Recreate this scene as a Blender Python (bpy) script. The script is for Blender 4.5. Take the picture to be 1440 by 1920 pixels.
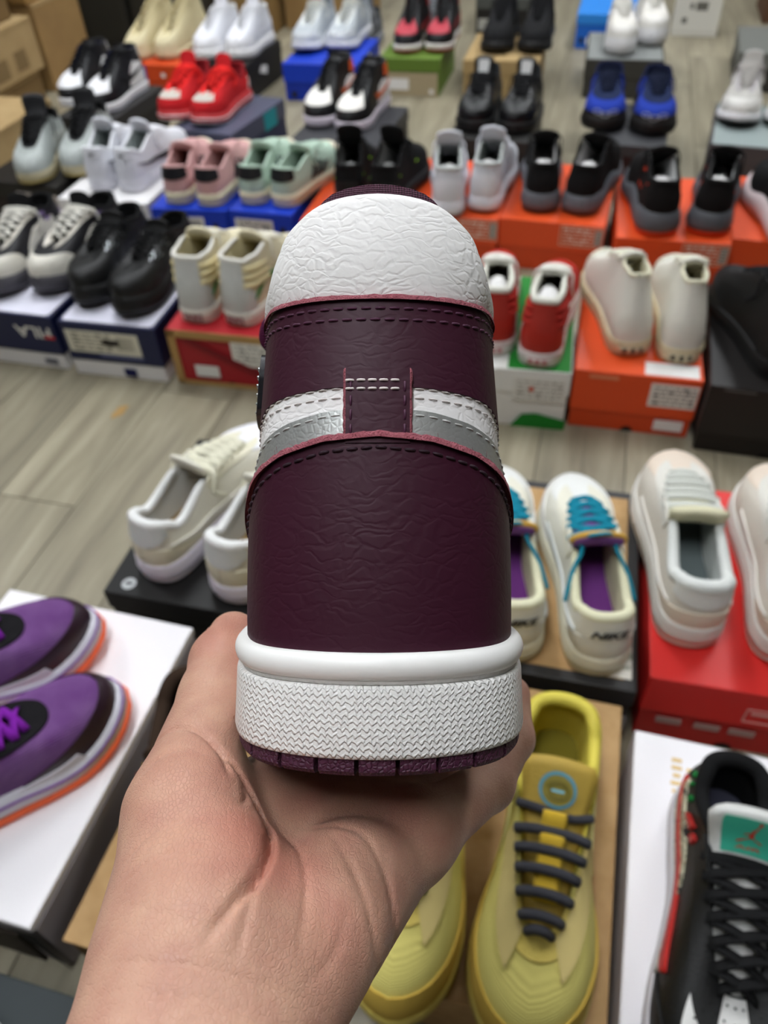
import bpy, bmesh, math, random
import numpy as np
from mathutils import Matrix, Vector

# ------------------------------------------------------------------ clean
for o in list(bpy.data.objects):
    bpy.data.objects.remove(o, do_unlink=True)
scene = bpy.context.scene
COL = scene.collection
rnd = random.Random(7)

# ------------------------------------------------------------------ camera
# hand-held phone, 0.92 m above the floor, tilted 45 degrees down, rolled 3 degrees
FOCAL_PX = 1450.0
CAM_POS = Vector((0.0, 0.0, 0.92))
PITCH, ROLL = math.radians(45.2), math.radians(3.2)
FWD = Vector((0, math.cos(PITCH), -math.sin(PITCH)))
UP0 = Vector((0, math.sin(PITCH), math.cos(PITCH)))
RIGHT = math.cos(ROLL) * Vector((1, 0, 0)) - math.sin(ROLL) * UP0
UP = math.sin(ROLL) * Vector((1, 0, 0)) + math.cos(ROLL) * UP0
cam = bpy.data.cameras.new('camera')
cam.sensor_fit = 'VERTICAL'
cam.sensor_height = 36.0
cam.lens = 36.0 * FOCAL_PX / 1920.0
cam.clip_start = 0.01
cam.clip_end = 60
cam.dof.use_dof = True
cam.dof.focus_distance = 0.207
cam.dof.aperture_fstop = 15.0
cam_ob = bpy.data.objects.new('camera', cam)
COL.objects.link(cam_ob)
cam_ob.matrix_world = Matrix(((RIGHT.x, UP.x, -FWD.x, CAM_POS.x), (RIGHT.y, UP.y, -FWD.y, CAM_POS.y),
                              (RIGHT.z, UP.z, -FWD.z, CAM_POS.z), (0, 0, 0, 1)))
scene.camera = cam_ob

# ------------------------------------------------------------------ world + exposure
world = bpy.data.worlds.new('world')
scene.world = world
world.use_nodes = True
world.node_tree.nodes['Background'].inputs[0].default_value = (0.93, 0.96, 1.0, 1)
world.node_tree.nodes['Background'].inputs[1].default_value = 0.2
vs = scene.view_settings
vs.view_transform = 'Standard'
vs.look = 'None'
vs.exposure = -0.12
vs.gamma = 1.0
vs.use_curve_mapping = False

# ceiling lamps: (x, y, width, depth, rotation)   strength in LAMP_POWER
LAMP_POWER = 34.0
LAMPS = [(-0.35, 0.05, 0.30, 1.20), (-0.35, 2.20, 0.30, 1.20), (1.55, 2.20, 0.30, 1.20), (1.55, 4.20, 0.30, 1.20),
         (-2.25, 2.20, 0.30, 1.20), (-0.35, 4.20, 0.30, 1.20)]
CEIL = 2.75

# ------------------------------------------------------------------ materials
def lin(c):
    if isinstance(c, str):
        c = c.lstrip('#')
        c = [int(c[i:i + 2], 16) / 255 for i in (0, 2, 4)]
    return tuple((v / 12.92 if v <= 0.04045 else ((v + 0.055) / 1.055) ** 2.4) for v in c) + (1.0,)

MATS = {}
def mat(key, color, rough=0.6, kind=None, metal=0.0, scale=200.0, bump=0.0, color2=None, spec=0.5, mixscale=30.0, coat=0.0,
        sheen=0.0, sss=0.0, emit=None):
    """procedural material: plain colour with optional noise variation and fine relief"""
    if key in MATS:
        return MATS[key]
    m = bpy.data.materials.new(key)
    m.use_nodes = True
    nt = m.node_tree
    b = nt.nodes['Principled BSDF']
    b.inputs['Base Color'].default_value = lin(color)
    b.inputs['Roughness'].default_value = rough
    b.inputs['Metallic'].default_value = metal
    b.inputs['Specular IOR Level'].default_value = spec
    if coat:
        b.inputs['Coat Weight'].default_value = coat
        b.inputs['Coat Roughness'].default_value = 0.25
    if sheen:
        b.inputs['Sheen Weight'].default_value = sheen
    if emit:
        b.inputs['Emission Color'].default_value = lin(color)
        b.inputs['Emission Strength'].default_value = emit
    tc = nt.nodes.new('ShaderNodeTexCoord')
    if color2:
        n = nt.nodes.new('ShaderNodeTexNoise')
        n.inputs['Scale'].default_value = mixscale
        n.inputs['Detail'].default_value = 6
        nt.links.new(tc.outputs['Object'], n.inputs['Vector'])
        r = nt.nodes.new('ShaderNodeValToRGB')
        r.color_ramp.elements[0].position = 0.35
        r.color_ramp.elements[1].position = 0.68
        r.color_ramp.elements[0].color = lin(color)
        r.color_ramp.elements[1].color = lin(color2)
        nt.links.new(n.outputs['Fac'], r.inputs['Fac'])
        nt.links.new(r.outputs['Color'], b.inputs['Base Color'])
    if bump:
        bp = nt.nodes.new('ShaderNodeBump')
        bp.inputs['Strength'].default_value = bump
        bp.inputs['Distance'].default_value = 0.001
        if kind == 'weave':
            mp = nt.nodes.new('ShaderNodeMapping')
            nt.links.new(tc.outputs['Object'], mp.inputs['Vector'])
            w1 = nt.nodes.new('ShaderNodeTexWave'); w1.inputs['Scale'].default_value = scale
            w2 = nt.nodes.new('ShaderNodeTexWave'); w2.inputs['Scale'].default_value = scale
            w2.bands_direction = 'Z'
            mx = nt.nodes.new('ShaderNodeMath'); mx.operation = 'ADD'
            nt.links.new(mp.outputs[0], w1.inputs['Vector']); nt.links.new(mp.outputs[0], w2.inputs['Vector'])
            nt.links.new(w1.outputs['Fac'], mx.inputs[0]); nt.links.new(w2.outputs['Fac'], mx.inputs[1])
            nt.links.new(mx.outputs[0], bp.inputs['Height'])
        elif kind == 'leather':
            v = nt.nodes.new('ShaderNodeTexVoronoi'); v.feature = 'DISTANCE_TO_EDGE'
            v.inputs['Scale'].default_value = scale
            nt.links.new(tc.outputs['Object'], v.inputs['Vector'])
            mr = nt.nodes.new('ShaderNodeMapRange'); mr.inputs['From Max'].default_value = 0.25
            nt.links.new(v.outputs['Distance'], mr.inputs['Value'])
            nt.links.new(mr.outputs[0], bp.inputs['Height'])
        else:
            n2 = nt.nodes.new('ShaderNodeTexNoise'); n2.inputs['Scale'].default_value = scale
            n2.inputs['Detail'].default_value = 4
            nt.links.new(tc.outputs['Object'], n2.inputs['Vector'])
            nt.links.new(n2.outputs['Fac'], bp.inputs['Height'])
        nt.links.new(bp.outputs['Normal'], b.inputs['Normal'])
    MATS[key] = m
    return m

def leather(c, rough=0.5):
    return mat('leather_' + c, c, rough, 'leather', scale=260, bump=0.25, spec=0.35)
def fabric(c, rough=0.9):
    return mat('fabric_' + c, c, rough, 'weave', scale=350, bump=0.35, spec=0.2)
def suede(c):
    return mat('suede_' + c, c, 0.95, None, scale=900, bump=0.4, spec=0.2)
def rubber(c, rough=0.55):
    return mat('rubber_' + c, c, rough, None, scale=500, bump=0.08, spec=0.35)
def paper(c, rough=0.65):
    return mat('paper_' + c, c, rough, None, scale=120, bump=0.05, spec=0.35)
def gloss(c, rough=0.25):
    return mat('gloss_' + c, c, rough)
def metalm(c, rough=0.3):
    return mat('metal_' + c, c, rough, metal=1.0)

# ------------------------------------------------------------------ object helpers
def new_mesh(name, verts, faces, smooth=True, uvs=None):
    me = bpy.data.meshes.new(name)
    me.from_pydata([tuple(map(float, v)) for v in verts], [], [tuple(int(i) for i in f) for f in faces])
    if smooth:
        me.polygons.foreach_set('use_smooth', [True] * len(me.polygons))
    if uvs is not None:
        uvl = me.uv_layers.new(name='UVMap')
        li = np.empty(len(me.loops), dtype=np.int32)
        me.loops.foreach_get('vertex_index', li)
        uvl.data.foreach_set('uv', np.asarray(uvs, dtype=np.float32)[li].ravel())
    me.update()
    return me

def obj(name, me, material=None, parent=None):
    o = bpy.data.objects.new(name, me)
    COL.objects.link(o)
    if material is not None and me is not None and len(me.materials) == 0:
        me.materials.append(material)
    if parent is not None:
        o.parent = parent
    return o

def tag(o, label, cat, group=None):
    o['label'] = label
    o['category'] = cat
    if group:
        o['group'] = group
    return o

def thing(name, label, cat, loc=(0, 0, 0), rotz=0.0, group=None):
    o = bpy.data.objects.new(name, None)
    COL.objects.link(o)
    o.empty_display_size = 0.05
    o.location = loc
    o.rotation_euler = (0, 0, rotz)
    return tag(o, label, cat, group)

def struct(name, me, m, parent=None):
    o = obj(name, me, m, parent)
    if parent is None:
        o['kind'] = 'structure'
    return o

def box_geo(x0, x1, y0, y1, z0, z1):
    v = [(x0, y0, z0), (x1, y0, z0), (x1, y1, z0), (x0, y1, z0), (x0, y0, z1), (x1, y0, z1), (x1, y1, z1), (x0, y1, z1)]
    f = [(0, 3, 2, 1), (4, 5, 6, 7), (0, 1, 5, 4), (1, 2, 6, 5), (2, 3, 7, 6), (3, 0, 4, 7)]
    return v, f

def box_mesh(name, x0, x1, y0, y1, z0, z1, bevel=0.0):
    v, f = box_geo(x0, x1, y0, y1, z0, z1)
    if not bevel:
        return new_mesh(name, v, f, smooth=False)
    bm = bmesh.new()
    bv = [bm.verts.new(p) for p in v]
    for q in f:
        bm.faces.new([bv[i] for i in q])
    bmesh.ops.bevel(bm, geom=list(bm.edges), offset=bevel, segments=2, profile=0.5, affect='EDGES')
    me = bpy.data.meshes.new(name)
    bm.to_mesh(me)
    bm.free()
    return me

class Geo:
    """collects pieces of ONE part"""
    def __init__(self):
        self.v = []; self.f = []
    def add(self, v, f):
        n = len(self.v)
        self.v.extend([tuple(map(float, p)) for p in v])
        self.f.extend([tuple(int(i) + n for i in q) for q in f])
    def mesh(self, name, smooth=True):
        return new_mesh(name, self.v, self.f, smooth)

def tube(path, rad, seg=8, flat=1.0, normal=None, caps=True):
    """sweep an ellipse (rad along side, rad*flat along normal) over a polyline; returns verts, faces"""
    path = np.asarray(path, float)
    n = len(path)
    rad = np.full(n, rad) if np.isscalar(rad) else np.asarray(rad, float)
    t = np.gradient(path, axis=0)
    t /= np.linalg.norm(t, axis=1)[:, None] + 1e-12
    ref = np.array([0, 0, 1.0]) if normal is None else np.asarray(normal, float)
    verts = []
    prev = None
    for i in range(n):
        nn = ref[i] if ref.ndim == 2 else ref
        if prev is not None and ref.ndim == 1:
            nn = prev
        s = np.cross(t[i], nn)
        if np.linalg.norm(s) < 1e-6:
            s = np.cross(t[i], np.array([1.0, 0.2, 0.1]))
        s /= np.linalg.norm(s)
        nn = np.cross(s, t[i])
        prev = nn
        for k in range(seg):
            a = 2 * math.pi * k / seg
            verts.append(path[i] + rad[i] * (math.cos(a) * s + flat * math.sin(a) * nn))
    f = []
    for i in range(n - 1):
        for k in range(seg):
            k2 = (k + 1) % seg
            f.append((i * seg + k, i * seg + k2, (i + 1) * seg + k2, (i + 1) * seg + k))
    if caps:
        f.append(tuple(range(seg))[::-1])
        f.append(tuple((n - 1) * seg + k for k in range(seg)))
    return np.array(verts), f

def catmull(pts, m=8):
    pts = np.asarray(pts, float)
    P = np.vstack([2 * pts[0] - pts[1], pts, 2 * pts[-1] - pts[-2]])
    out = []
    for i in range(1, len(P) - 2):
        for k in range(m):
            t = k / m
            a, b, c, d = P[i - 1], P[i], P[i + 1], P[i + 2]
            out.append(0.5 * (2 * b + (c - a) * t + (2 * a - 5 * b + 4 * c - d) * t * t + (3 * b - a - 3 * c + d) * t ** 3))
    out.append(P[-2])
    return np.array(out)

def text_geo(s, size=0.02, shear=0.0, bold=0.0):
    """letters of a plain font as flat 2-D verts + faces, centred"""
    cu = bpy.data.curves.new('letters', 'FONT')
    cu.body = s
    cu.size = size
    cu.align_x = 'CENTER'
    cu.align_y = 'CENTER'
    cu.offset = bold
    cu.shear = shear
    o = bpy.data.objects.new('letters', cu)
    COL.objects.link(o)
    dg = bpy.context.evaluated_depsgraph_get()
    me = bpy.data.meshes.new_from_object(o.evaluated_get(dg))
    v = np.array([p.co[:] for p in me.vertices]).reshape(-1, 3)
    f = [tuple(p.vertices) for p in me.polygons]
    bpy.data.objects.remove(o, do_unlink=True)
    bpy.data.meshes.remove(me)
    bpy.data.curves.remove(cu)
    return v[:, :2], f

# ================================================================== the room
GRID = math.radians(-16.5)          # planks and boxes are laid out on a grid turned 16.5 degrees
cg, sg = math.cos(GRID), math.sin(GRID)
def grid(gx, gy, z=0.0):
    return Vector((gx * cg - gy * sg, gx * sg + gy * cg, z))

mat_sub = mat('joint_dark', '#4b463c', 0.9)
floor = struct('floor', box_mesh('floor', -4.5, 4.5, -3.5, 7.0, -0.05, -0.003), mat_sub)

def plank_material():
    m = bpy.data.materials.new('vinyl_plank')
    m.use_nodes = True
    nt = m.node_tree
    b = nt.nodes['Principled BSDF']
    b.inputs['Roughness'].default_value = 0.42
    tc = nt.nodes.new('ShaderNodeTexCoord')
    oi = nt.nodes.new('ShaderNodeObjectInfo')
    mp = nt.nodes.new('ShaderNodeMapping')
    mp.inputs['Scale'].default_value = (16, 1.3, 1)
    add = nt.nodes.new('ShaderNodeVectorMath'); add.operation = 'ADD'
    mul = nt.nodes.new('ShaderNodeVectorMath'); mul.operation = 'SCALE'
    mul.inputs['Scale'].default_value = 37.0
    cmb = nt.nodes.new('ShaderNodeCombineXYZ')
    for i in range(3):
        nt.links.new(oi.outputs['Random'], cmb.inputs[i])
    nt.links.new(cmb.outputs[0], mul.inputs[0])
    nt.links.new(tc.outputs['Object'], add.inputs[0])
    nt.links.new(mul.outputs[0], add.inputs[1])
    nt.links.new(add.outputs[0], mp.inputs['Vector'])
    n = nt.nodes.new('ShaderNodeTexNoise'); n.inputs['Scale'].default_value = 1.6
    n.inputs['Detail'].default_value = 8; n.inputs['Roughness'].default_value = 0.62
    n.inputs['Distortion'].default_value = 0.6
    nt.links.new(mp.outputs[0], n.inputs['Vector'])
    r = nt.nodes.new('ShaderNodeValToRGB')
    e = r.color_ramp.elements
    e[0].position = 0.28; e[0].color = lin('#716957')
    e[1].position = 0.74; e[1].color = lin('#a39b85')
    x = r.color_ramp.elements.new(0.5); x.color = lin('#8b836e')
    nt.links.new(n.outputs['Fac'], r.inputs['Fac'])
    hs = nt.nodes.new('ShaderNodeHueSaturation')
    mr = nt.nodes.new('ShaderNodeMapRange')
    mr.inputs['To Min'].default_value = 0.84; mr.inputs['To Max'].default_value = 1.12
    nt.links.new(oi.outputs['Random'], mr.inputs['Value'])
    nt.links.new(mr.outputs[0], hs.inputs['Value'])
    nt.links.new(r.outputs['Color'], hs.inputs['Color'])
    nt.links.new(hs.outputs['Color'], b.inputs['Base Color'])
    bp = nt.nodes.new('ShaderNodeBump'); bp.inputs['Strength'].default_value = 0.15
    bp.inputs['Distance'].default_value = 0.001
    nt.links.new(n.outputs['Fac'], bp.inputs['Height'])
    nt.links.new(bp.outputs['Normal'], b.inputs['Normal'])
    return m
mat_plank = plank_material()
PW, PL = 0.152, 0.92
plank_me = box_mesh('plank', -PW / 2 + 0.0009, PW / 2 - 0.0009, -PL / 2 + 0.0009, PL / 2 - 0.0009, -0.004, 0.0, bevel=0.0007)
plank_me.materials.append(mat_plank)
rest = Geo()
for i in range(-46, 46):
    off = (i * 0.37) % 1.0 * PL
    for j in range(-7, 10):
        gx, gy = i * PW + 0.05, j * PL + off - 0.4
        c = grid(gx, gy)
        if -2.3 < c.x < 2.3 and -1.2 < c.y < 5.4:
            o = obj('plank', plank_me, None, floor)
            o.location = c
            o.rotation_euler = (0, 0, GRID)
        elif -4.0 < c.x < 4.0 and -3.0 < c.y < 6.5:
            rest.add(*box_geo(gx - PW / 2 + .0009, gx + PW / 2 - .0009, gy - PL / 2 + .0009, gy + PL / 2 - .0009, -.004, 0))
o = obj('outer_planks', rest.mesh('outer_planks', False), mat_plank, floor)      # planks well outside the frame
o.rotation_euler = (0, 0, GRID)
o['kind'] = 'stuff'

mat_wall = mat('wall_paint', '#8f8d88', 0.8, None, scale=80, bump=0.05)
struct('wall_back', box_mesh('wall_back', -4.5, 4.5, 7.0, 7.1, -0.05, CEIL), mat_wall)
struct('wall_front', box_mesh('wall_front', -4.5, 4.5, -3.6, -3.5, -0.05, CEIL), mat_wall)
struct('wall_left', box_mesh('wall_left', -4.6, -4.5, -3.5, 7.0, -0.05, CEIL), mat_wall)
struct('wall_right', box_mesh('wall_right', 4.5, 4.6, -3.5, 7.0, -0.05, CEIL), mat_wall)
struct('ceiling', box_mesh('ceiling', -4.6, 4.6, -3.6, 7.1, CEIL, CEIL + 0.1), mat('ceiling_paint', '#b9b8b4', 0.85))

LAMP_WHERE = ['above the held plum high-top', 'above the mint green shoes', 'above the white and grey running shoes', 'beyond the upright white box', 'to the side of the brown cartons', 'beyond the tall dark cases']
mat_lampframe = gloss('#e8e8e8', 0.4)
mat_diff = mat('lamp_diffuser', '#f7fbff', 0.6, emit=LAMP_POWER)
for i, (x, y, w, d) in enumerate(LAMPS):
    t = thing('ceiling_light', 'long white ceiling light panel ' + LAMP_WHERE[i], 'ceiling light', (x, y, CEIL - 0.06), 0, 'ceiling light panels')
    g = Geo()
    for (x0, x1, y0, y1) in ((-w / 2 - .02, -w / 2, -d / 2 - .02, d / 2 + .02), (w / 2, w / 2 + .02, -d / 2 - .02, d / 2 + .02),
                             (-w / 2, w / 2, -d / 2 - .02, -d / 2), (-w / 2, w / 2, d / 2, d / 2 + .02)):
        g.add(*box_geo(x0, x1, y0, y1, -0.005, 0.06))
    obj('frame', g.mesh('frame', False), mat_lampframe, t)
    obj('diffuser', box_mesh('diffuser', -w / 2, w / 2, -d / 2, d / 2, 0.0, 0.02), mat_diff, t)

# ================================================================== parametric shoe
def _spline(uk, vals):
    """periodic (period 2) Catmull-Rom through knots uk in [0,1], mirrored: returns evaluator for even/odd rows"""
    uk = np.asarray(uk, float)
    def make(col, odd):
        v = np.asarray(col, float)
        s = -1.0 if odd else 1.0
        U = np.concatenate([uk, 2 - uk[-2:0:-1]])
        V = np.concatenate([v, s * v[-2:0:-1]])
        U3 = np.concatenate([U - 2, U, U + 2]); V3 = np.concatenate([V, V, V])
        T = np.gradient(V3, U3)
        def ev(u):
            u = np.mod(np.asarray(u, float) + 1, 2) - 1
            i = np.clip(np.searchsorted(U3, u, side='right') - 1, 0, len(U3) - 2)
            h = U3[i + 1] - U3[i]
            t = (u - U3[i]) / h
            return ((2 * t ** 3 - 3 * t ** 2 + 1) * V3[i] + (t ** 3 - 2 * t ** 2 + t) * h * T[i]
                    + (-2 * t ** 3 + 3 * t ** 2) * V3[i + 1] + (t ** 3 - t ** 2) * h * T[i + 1])
        return ev
    return make

UK = np.array([0, .06, .12, .2, .33, .46, .58, .7, .8, .88, .94, 1.0])
OUT_Y = np.array([0, .008, .032, .09, .24, .40, .54, .68, .80, .90, .965, 1.0])
OUT_X = np.array([0, .050, .092, .118, .122, .118, .134, .156, .158, .128, .078, 0])      # half width / length

class Shoe:
    def __init__(s, L=.29, side=1, sole_h=.030, sole_t=.024, spring=.008, hw=1.0, bw=1.0, collar=.062, dip=.05, eye=.075, ye=.36, yt=.70,
                 zt=.048, tw=.030, tb=.045, heel_in=.10, bulge=.004, lean=.03, open_w=.098, asym=.022, flare=.003, wave=0.0, ankle=None):
        s.__dict__.update(locals()); del s.__dict__['s']
        mk = _spline(UK, None)
        wmix = np.clip((OUT_Y - .2) / .4, 0, 1)
        xw = OUT_X * (hw * (1 - wmix) + bw * wmix) * L * 0.955
        s.ox = mk(xw, True); s.oy = mk(OUT_Y * L, False)
        # topline: heel, sides, eyestay, throat front
        ty = np.array([lean, lean + .008, lean + .03, lean + .07, lean + .15, ye * .86 + .01, ye + (yt - ye) * .22, ye + (yt - ye) * .48, ye + (yt - ye) * .72,
                       ye + (yt - ye) * .9, ye + (yt - ye) * .98, yt])
        ow = open_w
        tx = np.array([0, ow * .5, ow * .82, ow, ow * 1.1, ow * 1.0, tw / L * .92, tw / L * .78, tw / L * .66, tw / L * .5, tw / L * .3, 0])
        an = dip if ankle is None else ankle
        tz = np.array([collar, collar * .99, collar * .97, collar * .6 + an * .4, an, an * .25 + eye * .75, eye * .92 + zt * .08, eye * .66 + zt * .34,
                       eye * .36 + zt * .64, eye * .12 + zt * .88, zt, zt])
        s.tx = mk(tx * L, True); s.ty = mk(ty * L, False); s.tz = mk(tz, False)
        s._cache = None
    def ztop(s, y):          # top of the sole
        f = np.clip(y / s.L, 0, 1)
        sp = s.spring * np.clip((f - .68) / .32, 0, 1) ** 2
        base = s.sole_h * (1 - f) + s.sole_t * f
        return base + sp + s.wave * np.sin(f * 2 * math.pi * 2.2 + .6) * .5
    def zbot(s, y):
        f = np.clip(y / s.L, 0, 1)
        return s.spring * np.clip((f - .68) / .32, 0, 1) ** 2 + s.spring * .25 * np.clip((.1 - f) / .1, 0, 1) ** 2
    def banana(s, x, y):
        return x + s.side * s.asym * s.L * (np.sin(np.clip(y / s.L, 0, 1.1) * math.pi * .95 - .35) * .5 - .1) * np.clip(y / s.L * 3, 0, 1)
    def outline(s, u, off=0.0):
        x, y = s.ox(u), s.oy(u)
        du = 1e-3
        dx, dy = s.ox(u + du) - s.ox(u - du), s.oy(u + du) - s.oy(u - du)
        n = np.sqrt(dx * dx + dy * dy) + 1e-12
        nx, ny = dy / n, -dx / n
        return x + nx * off, y + ny * off, nx, ny
    def S(s, u, v):
        u = np.asarray(u, float); v = np.asarray(v, float)
        u, v = np.broadcast_arrays(u, v)
        x0, y0, nx, ny = s.outline(u)
        z0 = s.ztop(y0) - .004
        x3, y3 = s.tx(u), s.ty(u)
        z3 = s.tz(u) + s.sole_h
        uu = np.abs(np.mod(u + 1, 2) - 1)
        t = np.clip((uu - .5) / .36, 0, 1); t = t * t * (3 - 2 * t)
        dz = z3 - z0
        c1x = x0 + nx * s.bulge; c1y = y0 + ny * s.bulge; c1z = z0 + dz * .42 * (1 - t) + s.tb * t
        k = .50
        c2x = x3 + nx * s.bulge * .6 * (1 - t) + (x0 - x3) * (k * t + .15 * (1 - t)); c2y = y3 + ny * s.bulge * .4 * (1 - t) + (y0 - y3) * (k * t + .1 * (1 - t))
        c2z = z3 - dz * .30 * (1 - t) + t * (-.1 * (z3 - z0) )
        a, b, c, d = (1 - v) ** 3, 3 * v * (1 - v) ** 2, 3 * v * v * (1 - v), v ** 3
        X = a * x0 + b * c1x + c * c2x + d * x3
        Y = a * y0 + b * c1y + c * c2y + d * y3
        Z = a * z0 + b * c1z + c * c2z + d * z3
        X = s.banana(X, Y)
        return np.stack([X, Y, Z], -1)
    def N(s, u, v):
        e = 2e-3
        v = np.clip(v, e, 1 - e)
        a = s.S(np.asarray(u) + e, v) - s.S(np.asarray(u) - e, v)
        b = s.S(u, v + e) - s.S(u, v - e)
        n = np.cross(a, b)
        return n / (np.linalg.norm(n, axis=-1)[..., None] + 1e-12)
    def vz(s, u, z):
        """v at which the wall above outline parameter u reaches height z"""
        u = np.atleast_1d(np.asarray(u, float)); z = np.broadcast_to(np.asarray(z, float), u.shape)
        vv = np.linspace(0, 1, 60)
        out = []
        for a, b in zip(u, z):
            zz = np.maximum.accumulate(s.S(a, vv)[:, 2])
            out.append(np.interp(b, zz, vv))
        return np.array(out)
    def yz(s, y, z, sd=1):
        """(u, v) of a side point given by distance from heel y (fraction of length) and height z"""
        if s._cache is None:
            ug = np.linspace(.02, .97, 70); vg = np.linspace(0, 1, 50)
            U, V = np.meshgrid(ug, vg, indexing='ij')
            s._cache = (ug, vg, s.S(U, V))
        ug, vg, G = s._cache
        res = []
        for a, b in zip(np.atleast_1d(y), np.atleast_1d(z)):
            ys = np.empty(len(ug)); vs_ = np.empty(len(ug))
            for i in range(len(ug)):
                zz = np.maximum.accumulate(G[i, :, 2] + np.arange(len(vg)) * 1e-9)
                vs_[i] = np.interp(b, zz, vg)
                ys[i] = np.interp(vs_[i], vg, G[i, :, 1])
            ys = np.maximum.accumulate(ys + np.arange(len(ug)) * 1e-9)
            u = np.interp(a * s.L, ys, ug)
            res.append((sd * u, np.interp(u, ug, vs_)))
        return np.array(res)
    # ---- meshes
    def upper(s, nu=64, nv=14, v1=1.0):
        u = np.linspace(-1, 1, nu, endpoint=False)
        v = np.linspace(0, v1, nv)
        U, V = np.meshgrid(u, v, indexing='ij')
        vt = s.S(U, V).reshape(-1, 3)
        f = []
        for i in range(nu):
            i2 = (i + 1) % nu
            for j in range(nv - 1):
                f.append((i * nv + j, i2 * nv + j, i2 * nv + j + 1, i * nv + j + 1))
        return new_mesh('upper', vt, f)
    def lining(s, nu=48, depth=None):
        u = np.linspace(-1, 1, nu, endpoint=False)
        top = s.S(u, np.ones_like(u))
        n = s.N(u, np.full_like(u, .97))
        hor = n * np.array([1, 1, 0]); 
        ctr = np.array([0, s.L * .42, 0])
        x0, y0, nx, ny = s.outline(u, -.012)
        floor_ = np.stack([s.banana(x0, y0), y0, s.ztop(y0) + .004], -1)
        mid = floor_ * .45 + top * .55 - hor * .004
        rings = [top - hor * .001, top - hor * .004 - np.array([0, 0, .003]), mid, floor_]
        vt = np.concatenate(rings)
        f = []
        for k in range(len(rings) - 1):
            for i in range(nu):
                i2 = (i + 1) % nu
                f.append((k * nu + i, (k + 1) * nu + i, (k + 1) * nu + i2, k * nu + i2))
        return new_mesh('lining', vt, f), floor_
    def insole(s, fl):
        vt = list(fl) + [fl.mean(0)]
        n = len(fl)
        return new_mesh('insole', vt, [(i, (i + 1) % n, n) for i in range(n)])
    def collar_roll(s, r=.005, ue=.47, n=41, v=1.0):
        u = np.linspace(-ue, ue, n)
        p = s.S(u, np.full(n, v))
        tp = np.sin(np.linspace(0, math.pi, n)) ** .35
        nrm = s.N(u, np.full(n, .95))
        return new_mesh('collar', *tube(p - nrm * r * .6, r * (.45 + .55 * tp), 8, normal=nrm))
    def sole_rings(s, rows, nu=64, cap=True):
        """rows: list of (offset, zfun(y, u))"""
        u = np.linspace(-1, 1, nu, endpoint=False)
        vt = []
        for off, zf in rows:
            x, y, _, _ = s.outline(u, off)
            vt.append(np.stack([s.banana(x, y), y, zf(np.clip(y, 0, s.L), u)], -1))
        f = []
        for k in range(len(rows) - 1):
            for i in range(nu):
                i2 = (i + 1) % nu
                f.append((k * nu + i, k * nu + i2, (k + 1) * nu + i2, (k + 1) * nu + i))
        vt = np.concatenate(vt)
        if cap:
            for k, fl in ((0, True), (len(rows) - 1, False)):
                idx = [k * nu + i for i in range(nu)]
                c = vt[idx].mean(0)
                vt = np.vstack([vt, c])
                ci = len(vt) - 1
                for i in range(nu):
                    a, b = idx[i], idx[(i + 1) % nu]
                    f.append((b, a, ci) if fl else (a, b, ci))
        return vt, f
    def patch(s, lower, upper, off=.0016, ncol=24, nrow=6, under=-.001):
        """overlay piece between two (u, v) curves, lying on the upper with its own thickness"""
        def res(c, n):
            c = np.asarray(c, float)
            d = np.concatenate([[0], np.cumsum(np.linalg.norm(np.diff(c, axis=0), axis=1) + 1e-9)])
            t = np.linspace(0, d[-1], n)
            return np.stack([np.interp(t, d, c[:, k]) for k in (0, 1)], -1)
        a, b = res(lower, ncol), res(upper, ncol)
        w = np.linspace(0, 1, nrow)[None, :, None]
        g = a[:, None, :] * (1 - w) + b[:, None, :] * w
        U, V = g[..., 0], np.clip(g[..., 1], 0, 1)
        p = s.S(U, V); n = s.N(U, V)
        top = (p + n * off).reshape(-1, 3)
        f = []
        for i in range(ncol - 1):
            for j in range(nrow - 1):
                f.append((i * nrow + j, (i + 1) * nrow + j, (i + 1) * nrow + j + 1, i * nrow + j + 1))
        # orient outward
        q = f[0]
        nn = np.cross(top[q[1]] - top[q[0]], top[q[3]] - top[q[0]])
        flip = np.dot(nn, n.reshape(-1, 3)[q[0]]) < 0
        if flip:
            f = [x[::-1] for x in f]
        ring = [(i, 0) for i in range(ncol)] + [(ncol - 1, j) for j in range(1, nrow)] + [(i, nrow - 1) for i in range(ncol - 2, -1, -1)] + [(0, j) for j in range(nrow - 2, 0, -1)]
        base = len(top)
        rim = np.array([top[i * nrow + j] for i, j in ring])
        low = np.array([(p[i, j] + n[i, j] * under) for i, j in ring])
        vt = np.vstack([top, rim, low])
        m = len(ring)
        for k in range(m):
            k2 = (k + 1) % m
            q = (base + k, base + m + k, base + m + k2, base + k2)
            f.append(q if not flip else q[::-1])
        return vt, f
    def side_patch(s, low_yz, up_yz, sd, off=.0016, **kw):
        a = s.yz([p[0] for p in low_yz], [p[1] for p in low_yz], sd)
        b = s.yz([p[0] for p in up_yz], [p[1] for p in up_yz], sd)
        return s.patch(a, b, off, **kw)
    def wrap_geo(s, v2, f, u0, v0, su, sv, off=.002):
        """lay flat 2-D letters on the wall: v2 in metres, su/sv metres -> u, v"""
        U = u0 + v2[:, 0] * su
        V = np.clip(v0 + v2[:, 1] * sv, 0, 1)
        p = s.S(U, V) + s.N(U, V) * off
        return p, f
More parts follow.
